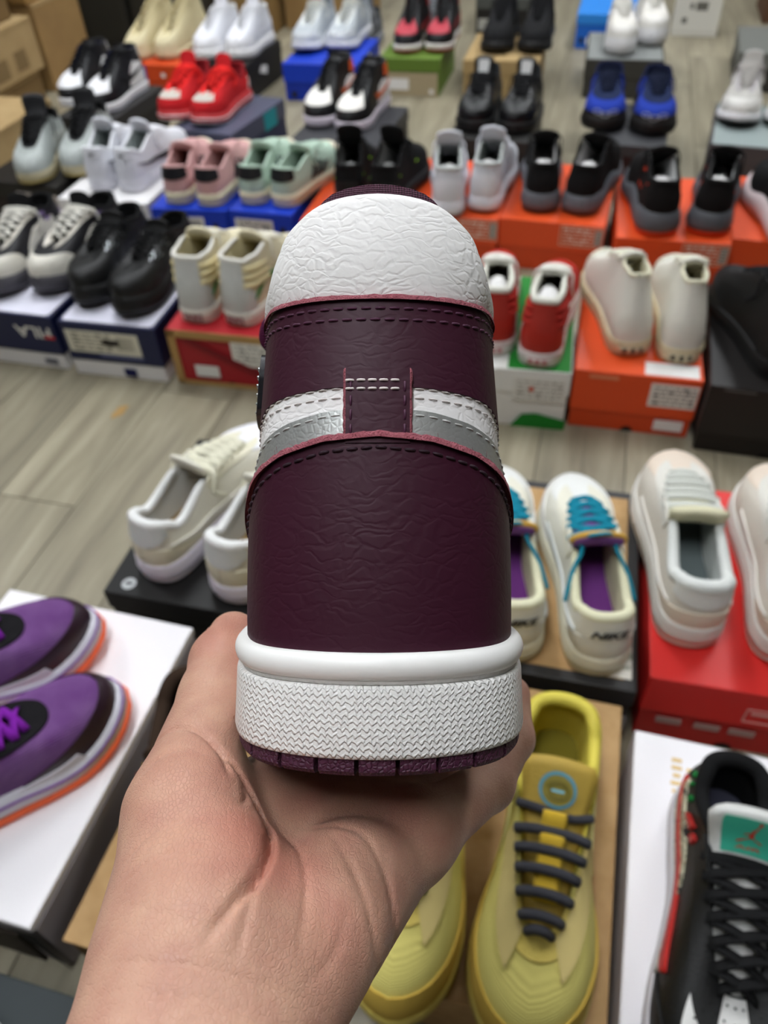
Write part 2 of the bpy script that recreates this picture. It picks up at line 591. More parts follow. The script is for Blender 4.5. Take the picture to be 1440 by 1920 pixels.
    # ---- tongue
    def tongue_pt(s, a, b):
        """a 0..1 from throat front to tongue tip, b -1..1 across"""
        a = np.asarray(a, float); b = np.asarray(b, float)
        L = s.L
        zt, ze = s.zt + s.sole_h, s.eye + s.sole_h
        tip_y = s.ye * L - s.tl * math.cos(s.ta); tip_z = ze + s.tl * math.sin(s.ta)
        ky = np.array([s.yt * L + .012, (s.yt * .7 + s.ye * .3) * L, (s.yt * .35 + s.ye * .65) * L, s.ye * L, tip_y])
        kz = np.array([zt - .006, zt * .68 + ze * .32 - .001, zt * .34 + ze * .66 + .001, ze + .001, tip_z])
        kw = np.array([s.tw * .42, s.tw * .70, s.tw * .80, s.tw * .92, s.tw * s.tww * .92])
        ka = np.array([0, .27, .52, .76, 1.0])
        pts = catmull(np.stack([ky, kz, kw], -1), 10)
        pa = np.interp(np.linspace(0, 1, len(pts)), np.linspace(0, 1, 5), ka)
        y = np.interp(a, pa, pts[:, 0]); z = np.interp(a, pa, pts[:, 1]); w = np.interp(a, pa, pts[:, 2])
        rc = np.clip((a - .93) / .07, 0, 1)                     # rounded corners at the tip
        w = w * (1 - .18 * rc * rc)
        x = w * b
        z = z - (.010 * b * b) * (1 - .5 * a)
        x = s.banana(x, y)
        return np.stack(np.broadcast_arrays(x, y, z), -1)
    def tongue(s, tl=.03, ta=1.2, tww=1.1, thick=.006, na=22, nb=9):
        s.tl, s.ta, s.tww = tl, ta, tww
        A, Bb = np.meshgrid(np.linspace(0, 1, na), np.linspace(-1, 1, nb), indexing='ij')
        p = s.tongue_pt(A, Bb)
        ga = np.gradient(p, axis=0); gb = np.gradient(p, axis=1)
        n = np.cross(gb, ga); n /= np.linalg.norm(n, axis=-1)[..., None] + 1e-12
        n = n * np.where(n[..., 2:3] + n[..., 1:2] * .3 < 0, -1, 1)
        s._tn = n
        fade = (1 - np.abs(Bb) ** 6)[..., None] * .5 + .5
        lowp = p - n * thick * fade
        vt = np.concatenate([p.reshape(-1, 3), lowp.reshape(-1, 3)])
        f = []
        M = na * nb
        for i in range(na - 1):
            for j in range(nb - 1):
                q = (i * nb + j, i * nb + j + 1, (i + 1) * nb + j + 1, (i + 1) * nb + j)
                f.append(q[::-1]); f.append(tuple(k + M for k in q))
        ring = [(i, 0) for i in range(na)] + [(na - 1, j) for j in range(1, nb)] + [(i, nb - 1) for i in range(na - 2, -1, -1)] + [(0, j) for j in range(nb - 2, 0, -1)]
        for k in range(len(ring)):
            a, b = ring[k], ring[(k + 1) % len(ring)]
            f.append((a[0] * nb + a[1], b[0] * nb + b[1], M + b[0] * nb + b[1], M + a[0] * nb + a[1]))
        me = new_mesh('tongue', vt, f)
        bm = bmesh.new(); bm.from_mesh(me)
        bmesh.ops.recalc_face_normals(bm, faces=bm.faces)
        bm.to_mesh(me); bm.free()
        return me
    def tongue_n(s, a, b):
        e = .01
        t1 = s.tongue_pt(np.asarray(a) + e, b) - s.tongue_pt(np.asarray(a) - e, b)
        t2 = s.tongue_pt(a, np.asarray(b) + e) - s.tongue_pt(a, np.asarray(b) - e)
        n = np.cross(t2, t1); n /= np.linalg.norm(n, axis=-1)[..., None] + 1e-12
        return n * np.where(n[..., 2:3] < 0, -1, 1)
    def tongue_flat(s, v2, f, a0, sa, sb, off=.001, flip=1):
        """lay a flat 2-D figure on the tongue; v2 metres; y up runs towards the tip"""
        wid = np.linalg.norm(s.tongue_pt(a0, 1.0) - s.tongue_pt(a0, -1.0)) / 2
        lng = np.linalg.norm(s.tongue_pt(a0 + .04, 0.0) - s.tongue_pt(a0 - .04, 0.0)) / .08
        sa, sb = 1 / lng, 1 / wid
        A = a0 + v2[:, 1] * sa; Bv = v2[:, 0] * sb * flip
        p = s.tongue_pt(A, Bv) + s.tongue_n(A, Bv) * off
        return p, f
    def laces(s, n=6, w=.0035, flat=.45, u0=.53, u1=.90, lift=.006, cross=True, inset=.93, ends=True, r=None):
        g = Geo()
        us = np.linspace(u1, u0, n)
        t = np.linspace(0, 1, 9)
        for i in range(n):
            for sd in ((1, -1) if cross and i < n - 1 else (1,)):
                ua, ub = us[i], us[min(i + 1, n - 1)] if cross else us[i]
                a = s.S(-sd * ua, inset) + s.N(-sd * ua, inset) * w * .7
                b = s.S(sd * ub, inset) + s.N(sd * ub, inset) * w * .7
                p = a[None] * (1 - t[:, None]) + b[None] * t[:, None]
                p[:, 2] += lift * np.sin(t * math.pi) ** .8 + (.0012 if sd < 0 else 0)
                nn = np.tile(np.array([0, -.35, 1.0]), (9, 1))
                g.add(*tube(p, w, 8, flat, normal=nn))
        if ends:
            ue = us[-1]
            for sd in (1, -1):
                a = s.S(sd * ue, inset)
                c = s.S(sd * (ue - .06), .72) + s.N(sd * (ue - .06), .72) * .006
                d = s.S(sd * (ue - .02), .45) + s.N(sd * (ue - .02), .45) * .006
                m = (s.S(ue, inset) + s.S(-ue, inset)) / 2 + np.array([0, -.004, lift + .004])
                path = catmull([m, a + np.array([sd * .004, -.004, .006]), c, d], 6)
                g.add(*tube(path, w * .8, 6, .6))
        return g.mesh('laces')

def weld_tex(o):
    return o

# ================================================================== shoe boxes
# key: front-left corner x, y, rotation (deg), width, length, height
BOXES = {
    'orangeB': (-0.8446, 3.1331, -19.00, 0.2116, 0.310, 0.120),
    'blackC': (-0.5879, 3.0916, -19.00, 0.2058, 0.320, 0.120),
    'darkD': (-0.9478, 2.6002, -19.00, 0.1968, 0.330, 0.120),
    'navyE': (-0.5705, 2.4445, -25.00, 0.2095, 0.330, 0.120),
    'blueF': (-0.2695, 3.0260, -15.64, 0.2700, 0.330, 0.120),
    'darkG': (-0.2129, 2.3164, -18.91, 0.2645, 0.330, 0.110),
    'greenH': (0.0719, 3.0308, -15.63, 0.2156, 0.330, 0.120),
    'tanI': (0.3563, 2.9521, -15.94, 0.2586, 0.330, 0.120),
    'blackJ': (0.2386, 2.3012, -18.61, 0.2308, 0.330, 0.100),
    'greyK': (0.7612, 2.8819, -14.60, 0.2565, 0.330, 0.120),
    'darkL': (0.6164, 2.1757, -19.00, 0.1998, 0.330, 0.110),
    'greyN': (0.9143, 2.0954, -21.86, 0.2201, 0.330, 0.120),
    'greyN2': (1.2749, 2.8633, -19.00, 0.2487, 0.330, 0.120),
    'blueM': (0.8591, 3.4587, -16.20, 0.2343, 0.330, 0.120),
    'darkP': (-1.0343, 2.1342, -20.68, 0.2442, 0.330, 0.120),
    'whiteQ': (-0.7839, 1.9795, -15.41, 0.2483, 0.330, 0.120),
    'blueR': (-0.5318, 1.8906, -12.66, 0.1928, 0.330, 0.120),
    'blueS': (-0.3401, 1.8555, -18.00, 0.1680, 0.330, 0.120),
    'orangeT': (-0.1596, 1.7722, -15.36, 0.2200, 0.330, 0.120),
    'orangeU': (0.0735, 1.7892, -16.79, 0.2376, 0.330, 0.120),
    'orangeV': (0.3043, 1.7295, -18.88, 0.2393, 0.340, 0.120),
    'orangeW': (0.5423, 1.6020, -14.63, 0.2411, 0.340, 0.120),
    'orangeX': (0.7838, 1.5700, -18.92, 0.2332, 0.340, 0.120),
    'filaY': (-0.8863, 1.4592, -16.79, 0.2523, 0.330, 0.125),
    'filaZ': (-0.6268, 1.3744, -14.95, 0.2089, 0.330, 0.125),
    'redAA': (-0.4032, 1.3202, -14.57, 0.2316, 0.330, 0.125),
    'greenAB': (0.1376, 1.1491, -13.56, 0.2071, 0.330, 0.125),
    'orangeAC': (0.3465, 1.1141, -15.49, 0.2152, 0.330, 0.125),
    'blackAD': (0.5508, 1.0271, -17.79, 0.2400, 0.340, 0.140),
    'blackBA': (-0.3897, 0.6820, -15.80, 0.2156, 0.330, 0.110),
    'greyBB': (0.0761, 0.5320, -15.53, 0.2150, 0.340, 0.120),
    'redBC': (0.3000, 0.4880, -15.09, 0.2250, 0.340, 0.130),
    'whiteBD': (-0.6174, 0.3328, -17.64, 0.2700, 0.363, 0.130),
    'cardBF': (-0.0709, 0.2048, -16.68, 0.2450, 0.335, 0.125),
    'whiteBG': (0.1665, 0.1089, -17.69, 0.2400, 0.335, 0.120),
    'cardBE': (-0.3306, 0.2429, -17.20, 0.2450, 0.340, 0.120),
    'slateBH': (-0.5364, -0.0771, -17.20, 0.2000, 0.330, 0.100),
}
SHOES = [
    ('orangeB', -0.6809, 3.3796, 149.0, 0.270),
    ('orangeB', -0.5732, 3.3714, 149.0, 0.270),
    ('blackC', -0.4493, 3.3511, 157.0, 0.280),
    ('blackC', -0.3357, 3.3344, 157.0, 0.280),
    ('darkD', -0.8396, 2.9366, 163.0, 0.290),
    ('darkD', -0.7229, 2.8563, 159.0, 0.290),
    ('navyE', -0.4842, 2.7283, 161.0, 0.280),
    ('navyE', -0.3674, 2.6784, 157.0, 0.280),
    ('blueF', -0.1010, 3.3916, 160.4, 0.300),
    ('blueF', 0.0275, 3.3772, 158.4, 0.300),
    ('darkG', -0.0377, 2.6653, 159.1, 0.290),
    ('darkG', 0.0675, 2.6050, 155.1, 0.290),
    ('greenH', 0.2428, 3.3067, 162.4, 0.280),
    ('greenH', 0.3513, 3.2987, 162.4, 0.280),
    ('tanI', 0.5521, 3.2694, 164.1, 0.300),
    ('tanI', 0.6805, 3.2426, 162.1, 0.300),
    ('blackJ', 0.3969, 2.6029, 163.4, 0.300),
    ('blackJ', 0.5160, 2.5658, 161.4, 0.300),
    ('greyK', 0.9337, 3.1626, 169.4, 0.290),
    ('greyK', 1.0526, 3.2518, 171.4, 0.290),
    ('darkL', 0.7464, 2.5365, 165.0, 0.310),
    ('darkL', 0.8753, 2.4850, 163.0, 0.310),
    ('greyN', 1.1363, 2.4565, 156.1, 0.300),
    ('greyN', 1.2500, 2.4217, 156.1, 0.300),
    ('darkP', -0.8659, 2.3466, 179.3, 0.290),
    ('darkP', -0.7353, 2.3788, 173.3, 0.290),
    ('whiteQ', -0.6782, 2.0043, -10.4, 0.290),
    ('whiteQ', -0.6005, 1.9841, -20.4, 0.290),
    ('blueR', -0.4652, 1.8950, -9.7, 0.280),
    ('blueR', -0.3871, 1.8734, -17.7, 0.280),
    ('blueS', -0.2832, 1.8711, -19.0, 0.280),
    ('blueS', -0.2068, 1.8488, -27.0, 0.280),
    ('orangeT', -0.0450, 1.7914, -9.4, 0.290),
    ('orangeT', 0.0320, 1.7768, -21.4, 0.290),
    ('orangeU', 0.1842, 1.7423, -7.8, 0.290),
    ('orangeU', 0.2665, 1.7575, -17.8, 0.290),
    ('orangeV', 0.3985, 1.7417, -11.9, 0.300),
    ('orangeV', 0.4800, 1.7182, -25.9, 0.300),
    ('orangeW', 0.6298, 1.5942, -8.6, 0.300),
    ('orangeW', 0.7316, 1.5843, -23.6, 0.300),
    ('orangeX', 0.8915, 1.4987, -6.9, 0.300),
    ('filaY', -0.7175, 1.7582, 169.2, 0.300),
    ('filaY', -0.5716, 1.7449, 159.2, 0.300),
    ('filaZ', -0.5072, 1.6849, 167.0, 0.290),
    ('filaZ', -0.3963, 1.6302, 162.0, 0.290),
    ('redAA', -0.3458, 1.3315, -15.6, 0.290),
    ('redAA', -0.2632, 1.3134, -25.6, 0.290),
    ('greenAB', 0.2093, 1.1660, -10.6, 0.290),
    ('greenAB', 0.2809, 1.1225, -18.6, 0.290),
    ('orangeAC', 0.4509, 1.1407, -2.5, 0.290),
    ('orangeAC', 0.5271, 1.1093, -12.5, 0.290),
    ('blackAD', 0.6640, 1.0288, -0.8, 0.290),
    ('blackAD', 0.7418, 1.0092, -10.8, 0.290),
    ('blackBA', -0.3237, 0.6986, -32.8, 0.300),
    ('blackBA', -0.2149, 0.6525, -28.8, 0.300),
    ('greyBB', 0.1462, 0.5257, -3.5, 0.295),
    ('greyBB', 0.2442, 0.5007, -3.5, 0.295),
    ('redBC', 0.3564, 0.5261, -11.1, 0.295),
    ('redBC', 0.4585, 0.4922, -15.1, 0.295),
    ('cardBF', 0.0577, 0.4566, -194.5, 0.310),
    ('cardBF', 0.1762, 0.4218, -197.4, 0.310),
    ('whiteBD', -0.6316, 0.4521, -62.6, 0.300),
    ('whiteBD', -0.5562, 0.3075, -53.0, 0.300),
    ('whiteBG', 0.3251, 0.3491, -199.4, 0.300),
    ('cardBE', -0.2100, 0.4838, -181.6, 0.300),
    ('slateBH', -0.4064, 0.1783, -156.5, 0.280),
]

BOX_OBJ = {}
def plate_geo(face, w, l, h, a, b, pw, ph, t=.0006):
    """thin plate on a box face; a, b = centre in face coordinates (front: x,z; right: y,z; left: y,z; top: x,y)"""
    if face == 'f':
        return box_geo(a - pw / 2, a + pw / 2, -t, .0002, b - ph / 2, b + ph / 2)
    if face == 'r':
        return box_geo(w - .0002, w + t, a - pw / 2, a + pw / 2, b - ph / 2, b + ph / 2)
    if face == 'l':
        return box_geo(-t, .0002, a - pw / 2, a + pw / 2, b - ph / 2, b + ph / 2)
    return box_geo(a - pw / 2, a + pw / 2, b - ph / 2, b + ph / 2, h - .0002, h + t)

def plate(parent, name, dims, face, a, b, pw, ph, m, t=.0006):
    v, f = plate_geo(face, *dims, a, b, pw, ph, t)
    return obj(name, new_mesh(name, v, f, False), m, parent)

def letters(parent, name, s, size, m, face, dims, a, b, rot=0.0, shear=0.0, bold=0.0, t=.0009, sx=1.0):
    v, f = text_geo(s, size, shear, bold)
    v = v * np.array([sx, 1])
    c, sn = math.cos(rot), math.sin(rot)
    v = np.stack([v[:, 0] * c - v[:, 1] * sn, v[:, 0] * sn + v[:, 1] * c], -1)
    w, l, h = dims
    if face == 'f':
        p = [(a + x, -t, b + y) for x, y in v]
    elif face == 'r':
        p = [(w + t, a + x, b + y) for x, y in v]
    else:
        p = [(a + x, b + y, h + t) for x, y in v]
    return obj(name, new_mesh(name, p, f, False), m, parent)

def label_sticker(parent, dims, face, a, b, pw, ph, base='#e9e6dc', ink='#6d6a64', bars=True, seed=0, outline=None):
    r = random.Random(seed)
    lab = plate(parent, 'size_label', dims, face, a, b, pw, ph, paper(base))
    g = Geo()
    # rows of unreadable print and a barcode block
    y = b + ph * .34
    while y > b - ph * .38:
        x = a - pw * .42
        lim = a + pw * (.12 if bars else .42)
        while x < lim:
            ww = pw * r.uniform(.05, .16)
            g.add(*plate_geo(face, *dims, min(x + ww / 2, lim), y, ww, ph * r.choice((.05, .05, .1)), .0009))
            x += ww + pw * .04
        y -= ph * .17
    if bars:
        x = a + pw * .2
        while x < a + pw * .43:
            ww = pw * r.uniform(.008, .02)
            g.add(*plate_geo(face, *dims, x, b + ph * .02, ww, ph * .6, .0009))
            x += ww + pw * .014
    obj('label_print', g.mesh('label_print', False), mat('ink_' + ink, ink, .7), lab)
    if outline:
        g = Geo()
        for (ax, bx, w2, h2) in ((a - pw / 2, b, .0015, ph), (a + pw / 2, b, .0015, ph), (a, b - ph / 2, pw, .0015), (a, b + ph / 2, pw, .0015)):
            g.add(*plate_geo(face, *dims, ax, bx, w2, h2, .0009))
        obj('label_border', g.mesh('label_border', False), paper(outline), lab)
    return lab

def shoe_box(key, label, lid, base, lip=.04, lid_top=None, inset=.0025, finger=True, rim=.006):
    x, y, r, w, l, h = BOXES[key]
    t = thing('shoe_box', label, 'box', (x, y, 0), math.radians(r), 'shoe boxes on the floor')
    BOX_OBJ[key] = (t, (w, l, h))
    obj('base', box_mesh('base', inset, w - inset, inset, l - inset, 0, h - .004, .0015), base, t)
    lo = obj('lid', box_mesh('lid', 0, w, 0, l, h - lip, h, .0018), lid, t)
    if lid_top is not None:
        obj('top_sheet', box_mesh('top_sheet', rim, w - rim, rim, l - rim, h - .0005, h + .0003), lid_top, lo)
    if finger:
        g = Geo(); n = 14
        vt = [(w * .5 + .011 * math.cos(a), inset - .0004, max(.0005, .011 * math.sin(a) + .001)) for a in np.linspace(0, math.pi, n)]
        g.add(vt, [tuple(range(n))])
        obj('finger_hole', g.mesh('finger_hole', False), mat('hole_dark', '#0c0a09', .9), t)
    return t, (w, l, h)

ORANGE = paper('#cb461a', .45); ORANGE2 = paper('#dd4f20', .45)
BLACKB = paper('#1c1a19', .5); DARKB = paper('#3a3833', .6); GREYB = paper('#7f8280', .6)
BLUEB = paper('#1239b8', .45); NAVYB = paper('#1a2147', .45); WHITEB = paper('#e8e6e6', .45)
KRAFT = mat('kraft_card', '#b59263', .8, None, scale=300, bump=.08, color2='#a88455', mixscale=60)
REDB = paper('#d42a26', .45); INK = mat('ink_black', '#1a1a1c', .7); WHITEINK = paper('#e6e4e0')

# --- far row
t, d = shoe_box('orangeB', 'orange shoe box under the cream ankle boots', ORANGE, ORANGE, .055)
plate(t, 'printed_mark', d, 'f', d[0] * .36, .098, .022, .012, INK); plate(t, 'printed_mark', d, 'f', d[0] * .72, .088, .016, .014, WHITEINK)
t, d = shoe_box('blackC', 'black shoe box under the chunky all-white trainers', BLACKB, BLACKB, .04)
g = Geo(); g.add([(d[0] + .0012, .10, .07), (d[0] + .0012, .16, .05), (d[0] + .0012, .17, .075), (d[0] + .0012, .12, .09)], [(0, 1, 2, 3)])
obj('printed_mark', g.mesh('printed_mark', False), WHITEINK, t)
t, d = shoe_box('darkD', 'charcoal shoe box under the black white and royal blue high-tops', paper('#2b2a2a', .5), BLACKB, .04)
t, d = shoe_box('navyE', 'navy shoe box with a teal corner under the red running shoes', paper('#4a4c60', .5), NAVYB, .05)
plate(t, 'printed_corner', d, 'r', d[1] * .70, .090, .075, .05, paper('#1d8f98'), .0009)
t, d = shoe_box('blueF', 'bright blue shoe box under the silver-white running shoes', BLUEB, paper('#0d2f9e', .45), .062)
g = Geo()
for k in (-1, 0, 1):      # three-leaf emblem
    a = math.pi / 2 + k * .75
    cx, cz = .19 + .011 * math.cos(a), .088 + .011 * math.sin(a)
    n = 14
    g.add([(cx + .006 * math.cos(q) * math.sin(a) + .012 * math.sin(q) * math.cos(a), -.0009, cz - .006 * math.cos(q) * math.cos(a) + .012 * math.sin(q) * math.sin(a))
           for q in np.linspace(0, 2 * math.pi, n, endpoint=False)], [tuple(range(n))])
for k in range(3):
    g.add(*plate_geo('f', *d, .19, .078 - k * .004, .03, .002, .0009))
obj('leaf_emblem', g.mesh('leaf_emblem', False), WHITEINK, t)
for k in range(3):
    plate(t, 'printed_stripe', d, 'r', .09 + k * .045, .07, .022, .085, WHITEINK, .0008)
plate(t, 'printed_mark', d, 'f', .035, .022, .018, .02, INK)
t, d = shoe_box('darkG', 'dark grey shoe box under the black white and orange high-tops', paper('#36363a', .5), BLACKB, .035)
t, d = shoe_box('greenH', 'moss green shoe box with a tan lower front and white sticker', paper('#5f7a2c', .55), paper('#5f7a2c', .55), .042)
plate(t, 'tan_front', d, 'f', d[0] * .5, .038, d[0] * .93, .074, paper('#a8997a'), .0006)
plate(t, 'size_label', d, 'f', d[0] * .27, .038, d[0] * .42, .036, WHITEINK, .001)
plate(t, 'printed_mark', d, 'f', d[0] * .86, .016, .014, .014, WHITEINK, .001)
t, d = shoe_box('tanI', 'tan cardboard shoe box under the matt black trainers', mat('tan_card', '#a58a5c', .8, None, scale=200, bump=.06), mat('tan_card', '#a58a5c'), .045)
t, d = shoe_box('blackJ', 'low black shoe box under the glossy black shoes with silver heel tabs', paper('#2b2a29', .5), BLACKB, .035)
t, d = shoe_box('greyK', 'grey-topped dark shoe box under the white platform trainers', DARKB, DARKB, .06, GREYB)
t, d = shoe_box('darkL', 'charcoal and maroon shoe box under the royal blue running shoes', paper('#3c3c3f', .5), paper('#2a1416', .5), .03)
t, d = shoe_box('greyN', 'slate grey shoe box under the white and grey running shoes', paper('#4c4a4b', .6), paper('#4c4a4b', .6), .05, paper('#8b9694'))
t, d = shoe_box('greyN2', 'plain dark grey shoe box behind the white and grey running shoes', paper('#6b6c67', .6), DARKB, .05)
t, d = shoe_box('blueM', 'sky blue shoe box with a white tag behind the white platform trainers', paper('#2f86dd', .45), paper('#1b62c4', .45), .035)
plate(t, 'size_label', d, 'f', .10, .028, .11, .028, WHITEINK); plate(t, 'printed_mark', d, 'f', .025, .03, .016, .02, INK)
# --- third row
t, d = shoe_box('darkP', 'black shoe box under the grey shoes with black tongues', BLACKB, paper('#1f1416', .5), .04)
t, d = shoe_box('whiteQ', 'plain white shoe box under the white shoes with black side marks', WHITEB, WHITEB, .10, finger=False)
plate(t, 'size_label', d, 'f', d[0] * .70, .085, .075, .036, paper('#d5d6d2')); plate(t, 'printed_mark', d, 'f', d[0] * .93, .083, .018, .04, paper('#bfc0bd'))
for key, lb in (('blueR', 'royal blue shoe box under the pink shoes'), ('blueS', 'royal blue shoe box under the mint green shoes')):
    t, d = shoe_box(key, lb, BLUEB, BLUEB, .075, finger=False)
    label_sticker(t, d, 'f', d[0] * .40, .082, d[0] * .58, .038, seed=3, ink='#4a4a52', outline='#cfd3e2')
    plate(t, 'printed_mark', d, 'f', d[0] * .84, .08, .014, .016, INK)
t, d = shoe_box('orangeT', 'orange shoe box under the black running shoes with lime specks', ORANGE2, ORANGE, .06, finger=False)
for key, lb in (('orangeU', 'orange shoe box under the white mesh trainers'), ('orangeV', 'orange shoe box under the black running shoes with grey soles'),
                ('orangeW', 'orange shoe box under the black running shoes with grey and orange soles'), ('orangeX', 'orange shoe box under the black shoe with a pale pink sole')):
    t, d = shoe_box(key, lb, ORANGE2, ORANGE, .065, finger=False)
    label_sticker(t, d, 'f', d[0] * .79, .092, d[0] * .40, .046, base='#c9582c', ink='#e7cfc0', seed=5, outline='#dcb9a4', bars=False)
    plate(t, 'barcode_block', d, 'f', d[0] * .95, .092, .016, .036, paper('#b9b2a8'), .0012)
    for k in range(5):
        plate(t, 'barcode_line', d, 'f', d[0] * .95, .078 + k * .007, .013, .0025, paper('#58534e'), .0016)
# --- second row
for key, lb in (('filaY', 'navy and white shoe box with upside-down lettering under the white and black trainers'),
                ('filaZ', 'navy and white shoe box with a big cream label under the black chunky trainers')):
    x, y, r, w, l, h = BOXES[key]
    t = thing('shoe_box', lb, 'box', (x, y, 0), math.radians(r), 'shoe boxes on the floor')
    d = (w, l, h); BOX_OBJ[key] = (t, d)
    obj('base', box_mesh('base', .002, w - .002, .002, l - .002, 0, .05, .0015), WHITEB, t)
    lo = obj('lid', box_mesh('lid', 0, w, 0, l, .036, h, .0018), NAVYB, t)
    g = Geo()                       # white sheet on the lid, corners cut
    c = .012
    g.add([(c, .005, h + .0006), (w - c, .005, h + .0006), (w - .006, c, h + .0006), (w - .006, l - c, h + .0006), (w - c, l - .006, h + .0006), (c, l - .006, h + .0006),
           (.006, l - c, h + .0006), (.006, c, h + .0006)], [tuple(range(8))])
    obj('top_sheet', g.mesh('top_sheet', False), paper('#d9d8e6'), lo)
    g = Geo()                       # white curved base front showing below the navy lid
    if key == 'filaY':
        vt = letters(t, 'brand_lettering', 'FILA', .036, WHITEINK, 'f', d, w * .80, .088, rot=math.pi, bold=.0007, sx=1.25)
        plate(t, 'red_bar', d, 'f', w * .80 + .034, .077, .022, .006, paper('#c8232b'), .0014)
        plate(t, 'printed_mark', d, 'f', w * .86, .018, .03, .012, paper('#6b6b74'))
    else:
        label_sticker(t, d, 'f', w * .42, .082, w * .76, .05, base='#dcd8c6', ink='#8a8676', seed=11)
        plate(t, 'shoe_picture', d, 'f', w * .50, .084, .036, .013, mat('ink_brown', '#2b2420', .7), .0014)
        plate(t, 'printed_mark', d, 'f', w * .58, .052, w * .45, .007, paper('#5d6284'), .001)
        plate(t, 'printed_spot', d, 'f', w * .62, .016, .026, .018, paper('#10164f'), .002)
t, d = shoe_box('redAA', 'dark red shoe box with tan edges under the cream striped high-tops', paper('#b3242c', .5), paper('#a52029', .5), .02)
w, l, h = d
for nm, (a, b, pw, ph) in (('edge_band', (w / 2, h - .008, w, .016)), ('edge_band', (.008, h / 2, .016, h)), ('edge_band', (w / 2, .005, w, .010))):
    plate(t, nm, d, 'f', a, b, pw, ph, mat('tan_edge', '#b08a52', .7), .0012)
label_sticker(t, d, 'f', w * .76, .082, w * .40, .055, seed=8, bars=False, ink='#8d8a85'); plate(t, 'sticker', d, 'f', w * .30, .035, .05, .026, WHITEINK, .001)
g = Geo(); g.add([(.02, -.0015, .108), (.045, -.0015, .108), (w - .01, -.0015, .03), (w - .01, -.0015, .012)], [(0, 1, 2, 3)])
obj('dark_swash', g.mesh('dark_swash', False), paper('#7e1820'), t)
t, d = shoe_box('greenAB', 'white and green shoe box under the red high-tops', paper('#e4e3de', .5), paper('#dedcd6', .5), .05, None, finger=False)
w, l, h = d
obj('top_sheet', box_mesh('top_sheet', w * .46, w - .002, .002, l - .002, h - .0005, h + .0005), paper('#147a22'), t)
g = Geo(); g.add([(w * .52, -.0012, .0), (w, -.0012, .0), (w, -.0012, .022), (w * .74, -.0012, .034), (w * .62, -.0012, .03)], [(0, 1, 2, 3, 4)])
obj('green_swash', g.mesh('green_swash', False), paper('#147a22'), t)
label_sticker(t, d, 'f', w * .74, .085, w * .44, .05, seed=4, bars=False, base='#dedcd4', ink='#9a978f')
plate(t, 'printed_mark', d, 'f', w * .68, .086, .008, .01, paper('#c24a2a'), .0014)
t, d = shoe_box('orangeAC', 'orange shoe box with white stickers under the white high-tops', ORANGE2, ORANGE, .085)
label_sticker(t, d, 'f', d[0] * .80, .088, d[0] * .37, .048, seed=6, bars=False, ink='#55524e')
plate(t, 'sticker', d, 't', d[0] * .76, .024, d[0] * .42, .038, WHITEINK); plate(t, 'sticker', d, 'f', d[0] * .82, .024, .05, .022, WHITEINK, .0008)
plate(t, 'printed_mark', d, 'f', d[0] * .24, .114, .05, .006, paper('#e08a62'), .001)
t, d = shoe_box('blackAD', 'large black shoe box beside the orange box with white stickers', paper('#221f1e', .4), paper('#191715', .45), .10)
plate(t, 'printed_mark', d, 'f', d[0] * .2, .134, .05, .002, paper('#6a6763'), .001)
# --- first row
t, d = shoe_box('blackBA', 'black shoe box with a small round silver mark under the cream-white low trainers', paper('#0f0e0e', .4), paper('#0b0b0b', .45), .035)
n = 20
g = Geo(); g.add([(.030 + .010 * math.cos(a), .020 + .010 * math.sin(a), d[2] + .0008) for a in np.linspace(0, 2 * math.pi, n, endpoint=False)], [tuple(range(n))])
ro = obj('round_mark', g.mesh('round_mark', False), metalm('#b9bbbd', .35), t)
g = Geo(); g.add([(.024, .018, d[2] + .0012), (.034, .018, d[2] + .0012), (.036, .023, d[2] + .0012), (.026, .022, d[2] + .0012)], [(0, 1, 2, 3)])
obj('mark_slash', g.mesh('mark_slash', False), INK, ro)
t, d = shoe_box('greyBB', 'charcoal shoe box with a kraft brown top under the white shoes with teal laces', paper('#2d2c2c', .5), paper('#262424', .5), .03, KRAFT, rim=.015)
label_sticker(t, d, 't', d[0] * .90, .066, .030, .10, seed=2, bars=False, ink='#9aa08f')
plate(t, 'white_print', d, 'f', d[0] * .9, .05, .04, .03, paper('#8d8a86'), .001)
t, d = shoe_box('redBC', 'bright red shoe box under the pale cream low trainers', REDB, paper('#b3201d', .5), .07)
w, l, h = d
g = Geo()
for (ax, bx, w2, h2) in ((w * .52, .085, .0015, .026), (w * .95, .085, .0015, .026), (w * .735, .072, w * .43, .0015), (w * .735, .098, w * .43, .0015), (w * .60, .090, .025, .004)):
    g.add(*plate_geo('f', *d, ax, bx, w2, h2, .0009))
obj('printed_frame', g.mesh('printed_frame', False), paper('#d8a49c'), t)
for a in (.17, .37, .55):
    plate(t, 'printed_block', d, 'f', w * a, .045, .030, .012, paper('#a5867e'), .0009)
# --- nearest
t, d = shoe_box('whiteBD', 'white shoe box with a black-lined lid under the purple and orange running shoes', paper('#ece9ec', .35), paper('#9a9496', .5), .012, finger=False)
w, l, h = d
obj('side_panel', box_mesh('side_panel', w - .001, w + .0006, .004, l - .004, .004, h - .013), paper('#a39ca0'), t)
g = Geo(); g.add([(w - .03, -.0015, h - .014), (w + .001, -.0015, h - .014), (w + .001, -.0015, .0)], [(0, 1, 2)])
obj('black_flap', g.mesh('black_flap', False), paper('#121112'), t)
obj('front_panel', box_mesh('front_panel', .01, w - .032, -.0014, .003, .0, h - .045), paper('#2a2017'), t)
t, d = shoe_box('cardBF', 'kraft cardboard shoe box under the yellow trainers with grey rope laces', KRAFT, KRAFT, .045)
t, d = shoe_box('cardBE', 'kraft cardboard shoe box under the pale yellow shoes with orange cord laces', KRAFT, mat('kraft_dark', '#6d5128', .8), .004)
